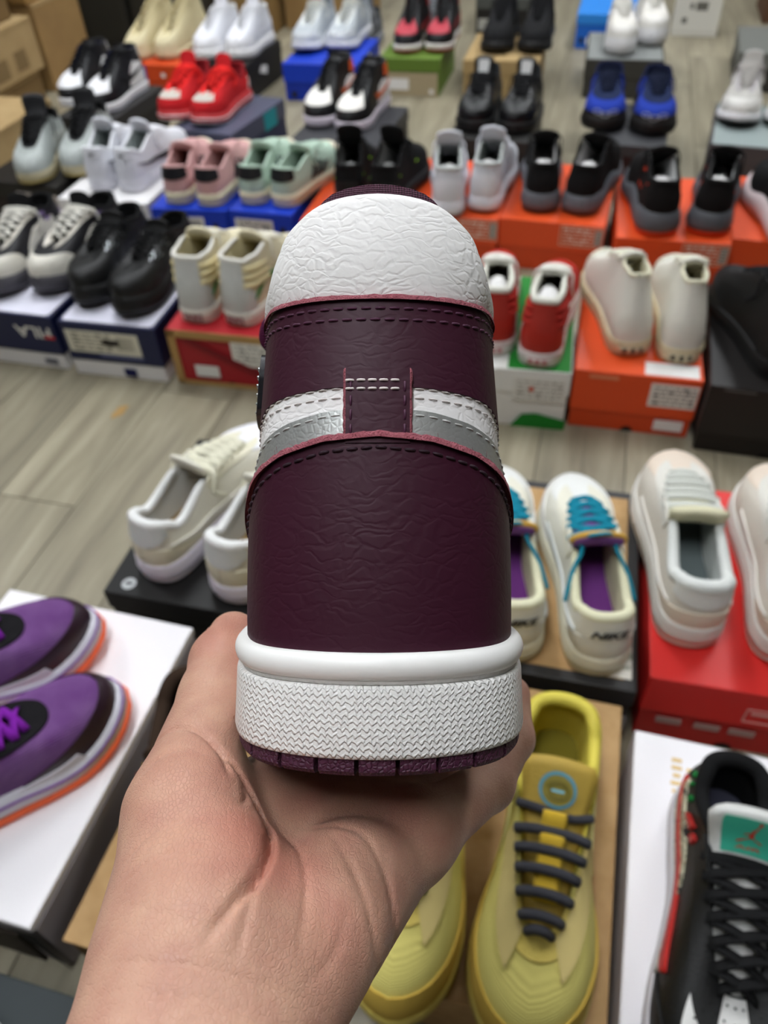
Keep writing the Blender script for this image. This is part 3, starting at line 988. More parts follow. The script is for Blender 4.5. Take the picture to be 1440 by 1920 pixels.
t, d = shoe_box('whiteBG', 'glossy white shoe box with small gold writing under the black low trainer', paper('#e9e6e9', .3), paper('#dcd9db', .4), .05)
GOLD = mat('gold_ink', '#d9b871', .45)
g = Geo()
r_ = random.Random(3)
for col in range(2):            # vertical rows of small gold print
    for k in range(9):
        if r_.random() < .8:
            g.add(*plate_geo('t', *d, .045 + col * .016, d[1] * .92 - k * .009, .007 + r_.random() * .006, .004, .0008))
obj('gold_print', g.mesh('gold_print', False), GOLD, t)
t, d = shoe_box('slateBH', 'slate shoe box under the white and navy shoe', paper('#2b3234', .6), paper('#1f2526', .6), .03)

# --- tall things at the back
def upright_box(label, x, y, rot, w, l, h, m, name='carton', cat='carton'):
    t = thing(name, label, cat, (x, y, 0), math.radians(rot), 'cartons and cases at the back')
    obj('body', box_mesh('body', 0, w, 0, l, 0, h, .003), m, t)
    return t, (w, l, h)

# ================================================================== shoes: styles
def lowgeo(**k):
    d = dict(sole_h=.030, sole_t=.025, collar=.060, dip=.046, eye=.072, ye=.41, yt=.71, zt=.046, tw=.028, tb=.046)
    d.update(k); return d
def highgeo(**k):
    d = dict(sole_h=.028, sole_t=.022, collar=.112, dip=.104, eye=.118, ye=.30, yt=.70, zt=.046, tw=.026, tb=.046, open_w=0.097, lean=.05, bulge=.003)
    d.update(k); return d
def rungeo(**k):
    d = dict(sole_h=.036, sole_t=.026, collar=.060, dip=.040, eye=.064, ye=.37, yt=.68, zt=.040, tw=.026, tb=.044, flare=.006, spring=.014)
    d.update(k); return d

def add_sole(s, root, mid, out, kind='cup', tread=.006, line=None, of=0.0):
    fl = s.flare
    zb, zt = s.zbot, s.ztop
    if kind == 'run':
        hf = lambda u: np.clip(1 - np.abs(u) / .5, 0, 1)
        rows_o = [(-.004, lambda y, u: zb(y)), (fl - .001 + of, lambda y, u: zb(y) + .001), (fl + of, lambda y, u: zb(y) + tread * .8), (fl, lambda y, u: zb(y) + tread)]
        rows_m = [(fl, lambda y, u: zb(y) + tread), (fl + .003, lambda y, u: zb(y) * .6 + zt(y) * .4), (fl - .001, lambda y, u: zb(y) * .2 + zt(y) * .8),
                  (.0015, lambda y, u: zt(y) + .002), (-.002, lambda y, u: zt(y) + .003), (-.012, lambda y, u: zt(y))]
    else:
        rows_o = [(-.003, lambda y, u: zb(y)), (fl - .0005, lambda y, u: zb(y) + .001), (fl, lambda y, u: zb(y) + tread)]
        rows_m = [(fl, lambda y, u: zb(y) + tread), (fl + .001, lambda y, u: zb(y) * .5 + zt(y) * .5), (fl, lambda y, u: zt(y) - .002), (fl - .0015, lambda y, u: zt(y) + .001),
                  (-.001, lambda y, u: zt(y) + .0016), (-.012, lambda y, u: zt(y) - .001)]
    obj('outsole', new_mesh('outsole', *s.sole_rings(rows_o, cap=True)), out, root)
    m = obj('midsole', new_mesh('midsole', *s.sole_rings(rows_m, cap=True)), mid, root)
    if line is not None:
        lm, frac, th = line
        z1 = lambda y, u: zb(y) + (zt(y) - zb(y)) * frac
        obj('sole_line', new_mesh('sole_line', *s.sole_rings([(fl + .0005, lambda y, u: z1(y, u) - th / 2), (fl + .0016, lambda y, u: z1(y, u) - th / 2),
            (fl + .0016, lambda y, u: z1(y, u) + th / 2), (fl + .0005, lambda y, u: z1(y, u) + th / 2)], cap=False)), lm, m)
    return m

SW_LOW = [(.07, .060), (.16, .0535), (.28, .0475), (.40, .0425), (.52, .0395), (.60, .0415), (.655, .0475), (.675, .0545)]
SW_UP = [(.07, .0605), (.16, .0565), (.28, .0530), (.40, .0510), (.50, .0510), (.56, .0520), (.62, .0545), (.675, .0555)]

def overlay(s, root, spec):
    """spec: (kind, material, options)"""
    kind, m = spec[0], spec[1]
    o = spec[2] if len(spec) > 2 else {}
    off = o.get('off', .0016)
    mk = lambda nm, vf: obj(nm, new_mesh(nm, *vf), m, root)
    if kind == 'toe_guard':          # band round the toe
        v1, ua = o.get('v', .30), o.get('u', .66)
        uu = np.linspace(ua, 2 - ua, 25)
        c = np.clip(1 - ((np.abs(uu - 1)) / (1 - ua)) ** 3, 0.0, 1)
        return mk('toe_guard', s.patch([(u, 0) for u in uu], [(u, .03 + v1 * k) for u, k in zip(uu, c)], off, 41, 6))
    if kind == 'toe_cap':            # whole toe box
        v0, v1, ua = o.get('v0', 0), o.get('v', .78), o.get('u', .80)
        uu = np.linspace(ua, 2 - ua, 25)
        return mk('toe_cap', s.patch([(u, v0) for u in uu], [(u, v1) for u in uu], off, 31, 10))
    if kind == 'vamp':               # middle of the toe box
        v0, ua = o.get('v', .38), o.get('u', .80)
        uu = np.linspace(ua, 2 - ua, 25)
        lo = [(u, v0 + .4 * (abs(u - 1) / (1 - ua)) ** 4) for u in uu]
        return mk('vamp', s.patch(lo, [(u, .985) for u in uu], off, 31, 10))
    if kind == 'heel_counter':
        ua, v1 = o.get('u', .26), o.get('v', .55)
        uu = np.linspace(-ua, ua, 25)
        return mk('heel_counter', s.patch([(u, 0) for u in uu], [(u, v1 * (1 - .55 * (abs(u) / ua) ** 2.2)) for u in uu], off, 31, 8))
    if kind == 'heel_tab':
        ua, v0, v1 = o.get('u', .10), o.get('v0', .55), o.get('v', 1.0)
        dipk = o.get('dip', .12)
        uu = np.linspace(-ua, ua, 15)
        return mk('heel_tab', s.patch([(u, v0 + dipk * (abs(u) / ua) ** 2) for u in uu], [(u, v1) for u in uu], off, 21, 8))
    if kind == 'heel_strip':
        ua, v0, v1 = o.get('u', .035), o.get('v0', .0), o.get('v', 1.0)
        return mk('heel_strip', s.patch([(u, v0) for u in (-ua, 0, ua)], [(u, v1) for u in (-ua * .8, 0, ua * .8)], off, 9, 12))
    if kind == 'eyestay':
        u0, u1, v0 = o.get('u0', .47), o.get('u1', .95), o.get('v', .72)
        for sd in (1, -1):
            uu = np.linspace(u0, u1, 12)
            mk('eyestay', s.patch([(sd * u, v0 + .08 * k) for u, k in zip(uu, np.linspace(1, 0, 12))], [(sd * u, .995) for u in uu], off, 24, 5))
        return
    if kind == 'throat_band':        # piece round the throat front joining both eyestays
        u0, v0 = o.get('u0', .50), o.get('v', .74)
        uu = np.linspace(u0, 2 - u0, 31)
        return mk('throat_band', s.patch([(u, v0) for u in uu], [(u, .998) for u in uu], off, 45, 5))
    if kind == 'swoosh':
        sc, dz = o.get('sc', 1.0), o.get('dz', 0.0)
        for sd in o.get('sides', (1, -1)):
            f_ = lambda c: [(y * o.get('sy', 1.0) + o.get('dy', 0.0), .045 + (z - .045) * sc + dz) for y, z in c]
            mk('side_swoosh', s.side_patch(f_(SW_LOW), f_(SW_UP), sd, off, ncol=28, nrow=4))
        return
    if kind == 'stripes':
        for sd in (1, -1):
            for k in range(3):
                y0 = .42 + k * .075
                mk('side_stripe', s.side_patch([(y0 - .07, .036), (y0 - .07 + .042, .036)], [(y0, .074 - k * .008), (y0 + .042, .072 - k * .008)], sd, off, ncol=4, nrow=8))
        return
    if kind == 'wave_stripe':        # long bent stripe of a skate shoe
        dz = o.get('dz', 0)
        for sd in (1, -1):
            lo = [(.10, .040 + dz), (.22, .062 + dz), (.34, .060 + dz), (.46, .046 + dz), (.60, .036 + dz), (.72, .034 + dz)]
            mk('side_stripe', s.side_patch(lo, [(a, b + .009) for a, b in lo], sd, off, ncol=28, nrow=3))
        return
    if kind == 'quarter':            # side panel
        for sd in o.get('sides', (1, -1)):
            mk('quarter_panel', s.side_patch(o['low'], o['up'], sd, off, ncol=24, nrow=7))
        return
    if kind == 'ankle_ribs':
        for sd in (1, -1):
            for k in range(o.get('n', 3)):
                z = o.get('z0', .085) + k * o.get('dz', .016)
                u = np.linspace(.10, .40, 14) * sd
                v = s.vz(u, z - .010 * np.linspace(0, 1, 14))
                p = s.S(u, v); n = s.N(u, v)
                g = tube(p + n * .001, np.full(14, .0062) * np.sin(np.linspace(.25, math.pi - .25, 14)) ** .4, 8, .55, normal=n)
                mk('collar_pad', g)
        return
    if kind == 'heel_band':          # band of given heights all round the heel
        ua, z0, z1 = o.get('u', .3), o['z0'], o['z1']
        uu = np.linspace(-ua, ua, 21)
        return mk('heel_band', s.patch(list(zip(uu, s.vz(uu, z0))), list(zip(uu, s.vz(uu, z1))), off, 27, 4))
    if kind == 'toe_bumper':
        pass
    if kind == 'heel_plate':         # small badge on the back of the sole
        w_, z0, z1 = o.get('w', .05), o.get('z0', .010), o.get('z1', .024)
        uu = np.linspace(-w_, w_, 9)
        x, y, nx, ny = s.outline(uu, s.flare + .0014)
        x2, y2, _, _ = s.outline(uu, s.flare - .001)
        vt = [(a, b, z0) for a, b in zip(x, y)] + [(a, b, z1) for a, b in zip(x, y)] + [(a, b, z1) for a, b in zip(x2, y2)] + [(a, b, z0) for a, b in zip(x2, y2)]
        f = []
        for i in range(8):
            f += [(i, i + 1, 9 + i + 1, 9 + i), (9 + i, 9 + i + 1, 18 + i + 1, 18 + i), (27 + i, 27 + i + 1, i + 1, i)]
        pl = mk('heel_badge', (vt, f))
        if 'print' in o:
            g = Geo()
            for k in range(o.get('nprint', 3)):
                ua = -w_ * .62 + k * w_ * 1.24 / max(1, o.get('nprint', 3) - 1)
                x, y, nx, ny = s.outline(np.array([ua - w_ * .16, ua + w_ * .16]), s.flare + .0018)
                g.add([(x[0], y[0], z0 + .003), (x[1], y[1], z0 + .003), (x[1], y[1], z1 - .003), (x[0], y[0], z1 - .003)], [(0, 1, 2, 3)])
            obj('badge_print', g.mesh('badge_print', False), o['print'], pl)
        return
    if kind == 'pull_loop':
        p0 = s.S(0.0, .93) + s.N(0.0, .93) * .002; p1 = s.S(0.0, 1.0)
        hh = o.get('h', .018)
        path = catmull([p0, p0 + np.array([0, -.006, hh]), p1 + np.array([0, .004, hh]), p1 + np.array([0, .004, -.002])], 6)
        return mk('pull_loop', tube(path, .006, 8, .25, normal=np.array([0, 1.0, .01])))
    if kind == 'toe_dots':           # vent holes on the vamp
        g = Geo()
        for r_ in range(o.get('rows', 4)):
            for k in range(7):
                u = 1 + (k - 3) * .030 * (1 + r_ * .12); v = .93 - r_ * .09
                c = s.S(u, v) + s.N(u, v) * (off + .0012); n = s.N(u, v)
                a = np.cross(n, [0, 1, 0]); a /= np.linalg.norm(a); b = np.cross(n, a)
                g.add([c + .0011 * (math.cos(q) * a + math.sin(q) * b) for q in np.linspace(0, 2 * math.pi, 7, endpoint=False)], [tuple(range(7))])
        return obj('vent_holes', g.mesh('vent_holes', False), m, root)
    if kind == 'patches':            # scattered specks or flashes on the side
        r_ = random.Random(o.get('seed', 1))
        for k in range(o.get('n', 4)):
            sd = r_.choice((1, -1)); u = sd * r_.uniform(*o.get('u', (.1, .7))); v = r_.uniform(*o.get('v', (.2, .8)))
            d = o.get('size', .03) * r_.uniform(.5, 1.3)
            mk(o.get('name', 'colour_fleck'), s.patch([(u, v), (u + d, v + .02)], [(u + d * .2, v + o.get('dv', .12) * r_.uniform(.5, 1.2)), (u + d * 1.1, v + o.get('dv', .12))], off + .0006 * r_.random(), 5, 3))
        return
    if kind == 'text':
        v, f = text_geo(o['s'], o.get('size', .012), o.get('shear', .3), o.get('bold', .0006))
        vf = s.wrap_geo(v * np.array([o.get('sx', 1.3), 1]), f, o.get('u', 0), o.get('v', .6), o.get('su', 1.45), o.get('sv', 9.0), o.get('off', .003))
        return obj('lettering', new_mesh('lettering', *vf, False), m, root)
    if kind == 'stitch_u':
        uu = np.linspace(o['u0'], o['u1'], o.get('n', 30)); vv = np.interp(uu, o['us'], o['vs'])
        g = Geo()
        for a, b, c, d in zip(uu[:-1:2], uu[1::2], vv[:-1:2], vv[1::2]):
            p = s.S(np.array([a, b]), np.array([c, d])) + s.N(np.array([a, b]), np.array([c, d])) * (off + .0006)
            g.add(*tube(p, .0005, 5))
        return obj('stitching', g.mesh('stitching'), m, root)

def build_shoe(st, label, key, x, y, rot, L, side, group, cat='shoe'):
    t, d = BOX_OBJ[key]
    root = thing(st['name'], label, cat, (x, y, d[2] + .0013), math.radians(rot), group)
    make_parts(Shoe(L=L, side=side, **st['geo']), root, st)
    return root

def make_parts(s, root, st):
    obj('upper', s.upper(), st['upper'], root)
    add_sole(s, root, st['mid'], st['out'], st.get('sole', 'cup'), st.get('tread', .006), st.get('line'), st.get('oflare', 0.0))
    me, fl = s.lining()
    li = obj('lining', me, st.get('lining', st['upper']), root)
    obj('insole', s.insole(fl), st.get('insole', st.get('lining', st['upper'])), li)
    obj('collar', s.collar_roll(st.get('roll', .005), st.get('roll_u', .47)), st.get('collar', st.get('lining', st['upper'])), root)
    tg = dict(tl=.03, ta=1.2, tww=1.1); tg.update(st.get('tgeo', {}))
    to = obj('tongue', s.tongue(**tg), st.get('tongue', st['upper']), root)
    if 'stuffing' in st:
        c = s.S(np.array([0.0, .33, -.33]), np.array([1.0, 1.0, 1.0])).mean(0)
        nl_, nm_ = 10, 14
        rr = random.Random(int(s.L * 1000) + s.side)
        vt = []
        for i in range(nl_ + 1):
            for j in range(nm_):
                a, b = math.pi * i / nl_, 2 * math.pi * j / nm_
                k = 1 + rr.uniform(-.10, .10)
                vt.append((c[0] + s.open_w * s.L * .78 * math.sin(a) * math.cos(b) * k, c[1] + .042 * math.sin(a) * math.sin(b) * k + .010, c[2] - .022 + .018 * math.cos(a) * k))
        f = [(i * nm_ + j, i * nm_ + (j + 1) % nm_, (i + 1) * nm_ + (j + 1) % nm_, (i + 1) * nm_ + j) for i in range(nl_) for j in range(nm_)]
        obj('paper_stuffing', new_mesh('paper_stuffing', vt, f), st['stuffing'], root)
    for sp in st.get('over', []):
        overlay(s, root, sp)
    if 'laces' in st:
        lk = dict(n=6); lk.update(st.get('lgeo', {}))
        obj('laces', s.laces(**lk), st['laces'], root)
    if 'extra' in st:
        st['extra'](s, root, to)
    return root

BLK = fabric('#141415'); BLKL = leather('#17171a', .45); WHT = leather('#e4e4e4'); WHTR = rubber('#e2e1e2'); CREAM = leather('#e0d8bf'); CREAMR = rubber('#ddd5bb')
GRY = fabric('#6d6f70'); WLIN = fabric('#d8d8d6'); BLKR = rubber('#151515'); GLOSSBLK = leather('#101012', .22)

def tongue_tag(matl, a=.86, w=.020, h=.020):
    def fn(s, root, to):
        v = np.array([(-w / 2, -h / 2), (0, -h / 2), (w / 2, -h / 2), (w / 2, h / 2), (0, h / 2), (-w / 2, h / 2)])
        p, f = s.tongue_flat(v, [(0, 1, 4, 5), (1, 2, 3, 4)], a, 9, 1 / (s.tw * 1.1), .0016)
        obj('tongue_label', new_mesh('tongue_label', p, f), matl, to)
    return fn

ST = {}
# cream ankle boots
ST['orangeB'] = dict(name='ankle_boot', geo=highgeo(collar=.125, dip=.118, eye=.13, ye=.27, open_w=0.085), upper=suede('#cfc39c'), mid=rubber('#d5caa4'), out=rubber('#c6bb95'), lining=fabric('#b8a878'),
    laces=fabric('#cfc39c'), over=[('toe_cap', suede('#d6cba6'), dict(v=.7)), ('eyestay', suede('#c8bb92')), ('heel_counter', suede('#c8bb92'))])
# chunky white trainers
ST['blackC'] = dict(name='chunky_trainer', geo=highgeo(collar=.085, dip=.078, eye=.096, ye=.32, sole_h=.036, sole_t=.03, flare=.006), upper=leather('#dfe0e6'), mid=WHTR, out=WHTR, lining=WLIN, laces=fabric('#e8e8ea'), sole='run',
    over=[('toe_guard', leather('#e8e8ec'), dict(v=.4)), ('eyestay', leather('#e8e8ec')), ('heel_counter', leather('#d2d3da')), ('swoosh', leather('#d0d2da'))], tgeo=dict(tl=.035))
# black white royal high-tops
def flash(colour, low, up, nm='side_flash', sides=(1, -1), off=.0022):
    def fn(s, root, to):
        for sd in sides:
            obj(nm, new_mesh(nm, *s.side_patch(low, up, sd, off, ncol=20, nrow=5)), colour, root)
    return fn
ST['darkD'] = dict(name='high_top_shoe', geo=highgeo(collar=.100, dip=.094, eye=.104), upper=leather('#121216', .4), mid=WHTR, out=rubber('#cfd2dc'), lining=fabric('#22284a'), laces=BLK, collar=leather('#1c1c22'),
    over=[('toe_cap', leather('#e4e4e6'), dict(v0=.32, v=.97, u=.84)), ('quarter', WHT, dict(low=[(.10, .032), (.3, .032), (.42, .034)], up=[(.12, .088), (.25, .096), (.34, .080)])),
          ('heel_counter', leather('#2a3f9e'), dict(v=.42, u=.2, off=.0026)), ('swoosh', leather('#101014'), dict(off=.0032, sc=1.5, dz=.012, sy=.8, dy=.02)), ('heel_tab', leather('#e4e4e6'), dict(v0=.62, u=.16, off=.0024))], tgeo=dict(tl=.014))
# red runners
ST['navyE'] = dict(name='running_shoe', geo=rungeo(collar=.066, eye=.076), upper=fabric('#c8252a'), mid=rubber('#c03034'), out=WHTR, lining=fabric('#8f1f26'), laces=fabric('#ef2f2c'), sole='run', line=(WHTR, .45, .009), tread=.004,
    over=[('toe_cap', fabric('#c9c2b8'), dict(v0=.40, v=.92, u=.88)), ('eyestay', fabric('#e62a2a'), dict(off=.003)), ('heel_counter', leather('#c9bdb5'), dict(v=.5, u=.22)), ('toe_guard', suede('#b81f24'), dict(v=.3))], lgeo=dict(n=5, w=.006, lift=.011), tgeo=dict(tl=.04))
# silver-white runners
ST['blueF'] = dict(name='running_shoe', geo=rungeo(collar=.078, eye=.09, dip=.058), upper=fabric('#b9bfc4'), mid=rubber('#d9dade'), out=rubber('#15181f'), lining=fabric('#8d9398'), laces=fabric('#d8d8cc'), sole='run',
    over=[('toe_guard', leather('#cdd1d4'), dict(v=.34)), ('eyestay', leather('#d5d8d6')), ('heel_counter', leather('#d0d4da'))], extra=tongue_tag(fabric('#c8483c'), w=.034, h=.022), tgeo=dict(tl=.04))
# black white orange high-tops
ST['darkG'] = dict(name='high_top_shoe', geo=highgeo(collar=.100, dip=.094, eye=.104), upper=leather('#141416', .42), mid=rubber('#d6cdd6'), out=rubber('#c9c3cc'), lining=fabric('#2c2c2e'), collar=leather('#2a2a2c'), laces=fabric('#1c1c1e'),
    over=[('toe_cap', leather('#e6e3dc'), dict(v0=.34, v=.97, u=.84)), ('quarter', leather('#e2dedb'), dict(low=[(.10, .032), (.3, .032), (.44, .034)], up=[(.12, .080), (.25, .086), (.36, .074)])),
          ('heel_band', leather('#d2551f'), dict(u=.34, z0=.090, z1=.118, off=.0026)), ('swoosh', leather('#d2602c'), dict(off=.0032, sc=1.3, dz=.008, sy=.7, dy=.03))], tgeo=dict(tl=.018), lgeo=dict(ends=False))
# black and red high-tops
ST['greenH'] = dict(name='high_top_shoe', geo=highgeo(collar=.12, eye=.126), upper=leather('#17171a', .5), mid=rubber('#d8d2cc'), out=rubber('#9c2226'), lining=fabric('#7e1a20'), collar=leather('#1a1a1c'), laces=BLK,
    over=[('toe_cap', leather('#b53a48'), dict(v0=.34, v=.97, u=.85)), ('heel_counter', leather('#8d1b20')), ('heel_band', leather('#8d1b20'), dict(u=.34, z0=.10, z1=.13, off=.0026)), ('swoosh', leather('#8d1b20'), dict(off=.0026, sc=1.3, dz=.008))], tgeo=dict(tl=.035))
ST['tanI'] = dict(name='trainer', geo=rungeo(collar=.075, eye=.09, sole_h=.04), upper=fabric('#1b1b1c'), mid=rubber('#161617'), out=BLKR, lining=BLK, laces=fabric('#242426'), sole='run',
    over=[('toe_guard', suede('#1e1e20')), ('eyestay', suede('#232325')), ('heel_counter', suede('#1e1e20'))], tgeo=dict(tl=.045))
ST['blackJ'] = dict(name='glossy_trainer', geo=lowgeo(collar=.072, eye=.076, sole_h=.032), upper=GLOSSBLK, mid=BLKR, out=BLKR, lining=fabric('#2a2b2c'), laces=fabric('#1d1d1f'),
    over=[('toe_cap', leather('#1d1e1e', .35), dict(v0=.3, v=.95, u=.84)), ('eyestay', GLOSSBLK), ('heel_counter', GLOSSBLK)], extra=tongue_tag(gloss('#c9cac8', .3), w=.03, h=.034), tgeo=dict(tl=.045, tww=1.2))
ST['greyK'] = dict(name='platform_trainer', geo=lowgeo(sole_h=.050, sole_t=.048, collar=.06, eye=.072), upper=leather('#dedad2'), mid=WHTR, out=rubber('#8d8c86'), lining=fabric('#c8c4ba'), laces=fabric('#e2e0d8'), tread=.003,
    over=[('toe_guard', leather('#e3e0da'), dict(v=.4)), ('eyestay', leather('#e3e0da')), ('heel_counter', leather('#d5d1c8'))])
def olympic_rings(s, root, to):
    g = Geo()
    for k in range(3):
        uc = 1 + (k - 1) * .045; vc = .16 + (.05 if k == 1 else .0) * -1
        q = np.linspace(0, 2 * math.pi, 15)
        U = uc + .024 * np.cos(q); V = vc + .055 * np.sin(q)
        g.add(*tube(s.S(U, V) + s.N(U, V) * .003, .0006, 5, caps=False))
    obj('ring_marks', g.mesh('ring_marks'), rubber('#c9ccd6'), root)
ST['darkL'] = dict(name='running_shoe', geo=rungeo(sole_h=.034, sole_t=.034, spring=.006, collar=.062, eye=.064, bw=1.02), upper=fabric('#22399a'), mid=rubber('#14110f'), out=BLKR, lining=fabric('#151c3a'), laces=fabric('#20273f'), sole='run',
    over=[('throat_band', fabric('#1c2748'), dict(u0=.52, v=.62)), ('heel_counter', fabric('#1d2f80')), ('toe_guard', rubber('#191513'), dict(v=.10))], tongue=fabric('#141a30'), extra=olympic_rings, tgeo=dict(tl=.02))
ST['greyN'] = dict(name='running_shoe', geo=rungeo(collar=.066, eye=.074), upper=fabric('#b9b6b0'), mid=WHTR, out=BLKR, lining=fabric('#8e8a88'), laces=fabric('#c5c0ba'), sole='run', tread=.010,
    over=[('toe_guard', leather('#d8d6d0'), dict(v=.42)), ('eyestay', leather('#a9a4a4')), ('heel_counter', leather('#d0ccc6')), ('quarter', leather('#8f8b8b'), dict(low=[(.5, .045), (.66, .045)], up=[(.5, .062), (.62, .058)]))], tgeo=dict(tl=.035))
# grey with black tongue
ST['darkP'] = dict(name='low_trainer', geo=lowgeo(collar=.072, eye=.088, dip=.06, ye=.36, tw=.030), upper=leather('#9da3a0'), mid=rubber('#b1a88a'), out=rubber('#a8955a'), lining=BLK, laces=BLK, tongue=BLKL,
    over=[('throat_band', leather('#17181a'), dict(u0=.50, v=.86)), ('toe_cap', leather('#a9afac'), dict(v0=.05, v=.6, u=.84)), ('quarter', leather('#b4b8b2'), dict(low=[(.12, .034), (.5, .034)], up=[(.12, .065), (.42, .075)]))], lgeo=dict(n=6, w=.004), tgeo=dict(tl=.05, tww=1.25), extra=tongue_tag(fabric('#b3b7b2'), a=.72, w=.018, h=.012))
ST['whiteQ'] = dict(name='low_trainer', geo=lowgeo(collar=.070, dip=.054, eye=.084, sole_h=.032), upper=leather('#dcdde4'), mid=rubber('#d4d4dc'), out=rubber('#cfcfd6'), lining=fabric('#9ea6a4'), laces=fabric('#e6e6ea'), collar=leather('#e4e5ea'),
    over=[('toe_cap', leather('#e2e2e8'), dict(v0=.3, v=.97, u=.84)), ('eyestay', leather('#e2e3e8')), ('heel_counter', leather('#d9dae2'), dict(v=.62)), ('heel_tab', leather('#e0e1e8'), dict(v0=.66, off=.0024)), ('swoosh', leather('#15151b'), dict(off=.003, dz=.004, sc=1.1)),
          ('text', mat('ink_grey', '#55565c', .6), dict(s='AIR', size=.008, v=.80, off=.0042, su=4.3, sv=13.0)), ('text', mat('ink_lightgrey', '#a9aab4', .6), dict(s='AIR', size=.011, u=.27, v=.04, off=.0062, su=1.2))], tgeo=dict(tl=.03))
def shell(c1, heel, sole_c, nm='shell_toe_trainer'):
    return dict(name=nm, geo=lowgeo(collar=.058, dip=.044, eye=.066), upper=suede(c1), mid=rubber(sole_c), out=rubber(sole_c), lining=fabric(c1), insole=fabric('#6a5548') if c1 == '#cfa3a0' else fabric('#5d625c'), laces=fabric(c1),
                line=(rubber('#cfc5a2'), .7, .0015),
                over=[('toe_cap', rubber('#ddd3bd'), dict(v=.62, u=.83)), ('heel_tab', leather(heel), dict(v0=.50, u=.19, off=.0024)), ('stripes', leather('#23242a'), dict(off=.0034)), ('eyestay', suede(c1))], tgeo=dict(tl=.02))
ST['blueR'] = shell('#cfa3a0', '#17171b', '#dcd4b8')
ST['blueS'] = shell('#b4cab8', '#1b1c1e', '#dcd4b8')
ST['orangeT'] = dict(name='running_shoe', geo=rungeo(collar=.070, eye=.098, dip=.06, ye=.36, tw=.03), upper=fabric('#101011'), mid=rubber('#141415'), out=BLKR, collar=BLK, lining=fabric('#8d8d8b'), insole=fabric('#a9a9a6'), laces=BLK, sole='run',
    over=[('heel_counter', leather('#141415', .35)), ('patches', mat('lime', '#8fc21f', .5), dict(n=5, seed=4, size=.02, dv=.05, name='lime_fleck'))], tgeo=dict(tl=.04))
ST['orangeU'] = dict(name='running_shoe', geo=rungeo(collar=.072, eye=.098, dip=.062, ye=.36, tw=.03, sole_h=.036), upper=fabric('#cfd0d6'), mid=rubber('#dddde4'), out=BLKR, lining=fabric('#7c8480'), insole=fabric('#c9c9c6'), laces=fabric('#dcdce2'), sole='run', tread=.004, collar=fabric('#c4c8c6'),
    over=[('heel_counter', leather('#dcdce2'), dict(v=.7)), ('toe_guard', leather('#dcdce2')), ('quarter', leather('#c3c4ce'), dict(low=[(.2, .045), (.5, .042)], up=[(.2, .075), (.45, .075)]))], tgeo=dict(tl=.03))
ST['orangeV'] = dict(name='running_shoe', geo=rungeo(collar=.064, eye=.094, dip=.060, ye=.36, wave=.014, sole_h=.040, sole_t=.028, tw=.030), upper=fabric('#0f0e0e'), mid=rubber('#616369'), out=BLKR, collar=BLK, lining=fabric('#d0cecd'), insole=fabric('#d8d6d6'), laces=BLK, sole='run', tread=.004,
    over=[('heel_counter', fabric('#121112'), dict(v=.8, u=.22))], tgeo=dict(tl=.015))
ST['orangeW'] = dict(name='running_shoe', geo=rungeo(collar=.066, eye=.094, dip=.060, ye=.36, wave=.016, sole_h=.046, sole_t=.03, flare=.008, tw=.030), upper=fabric('#100d0d'), mid=rubber('#55575c'), out=rubber('#d8451c'), collar=BLK, lining=fabric('#c9c9c8'), insole=fabric('#cfcfce'), laces=BLK, sole='run', tread=.008,
    over=[('heel_counter', fabric('#120f0f'), dict(v=.8, u=.22)), ('patches', mat('ember', '#c2381c', .5), dict(n=6, seed=9, size=.02, dv=.1, u=(.25, .5), name='orange_fleck'))], tgeo=dict(tl=.015))
ST['orangeX'] = dict(name='running_shoe', geo=rungeo(collar=.075, eye=.078, sole_h=.046, sole_t=.034, wave=.012, flare=.010), upper=fabric('#121213'), mid=rubber('#d8c6c6'), out=rubber('#c87f72'), lining=BLK, insole=fabric('#77787a'), laces=fabric('#7f8082'), sole='run',
    over=[('heel_counter', leather('#17171a'))])
# second row
def claw(s, root, to):
    pass
ST['filaY'] = dict(name='chunky_trainer', geo=rungeo(collar=.060, eye=.072, dip=.05, sole_h=.040, sole_t=.034, flare=.007, tb=.05), upper=leather('#17161a', .5), mid=rubber('#4c4a50'), out=rubber('#3a383c'), lining=BLK, laces=fabric('#dcd9cf'), sole='run',
    over=[('toe_guard', leather('#d8d4c8'), dict(v=.46, u=.70)), ('eyestay', leather('#cfc9bd'), dict(v=.74)), ('quarter', leather('#d5d1c6'), dict(low=[(.18, .05), (.5, .05), (.64, .045)], up=[(.2, .075), (.45, .08), (.60, .06)])),
          ('heel_counter', leather('#8d78a8'), dict(u=.2)), ('patches', leather('#7d6a94'), dict(n=6, seed=5, u=(.3, .55), v=(.5, .8), size=.06, name='purple_flash', dv=.14))], tongue=BLK, lgeo=dict(n=6, w=.005), tgeo=dict(tl=.03))
ST['filaZ'] = dict(name='chunky_trainer', geo=rungeo(collar=.056, eye=.062, dip=.046, sole_h=.042, sole_t=.038, flare=.008, tb=.05), upper=leather('#131313', .5), mid=rubber('#161616'), out=BLKR, lining=BLK, laces=BLK, sole='run',
    over=[('toe_guard', leather('#171717', .45), dict(v=.42)), ('eyestay', leather('#1a1a1a', .45)), ('heel_counter', leather('#181818')), ('quarter', leather('#1b1b1b', .5), dict(low=[(.18, .055), (.6, .05)], up=[(.2, .085), (.55, .07)])),
          ('patches', metalm('#a8adb0', .3), dict(n=12, seed=2, u=(.5, .85), v=(.45, .85), size=.018, dv=.07, name='silver_fleck', off=.0035))], tgeo=dict(tl=.02))
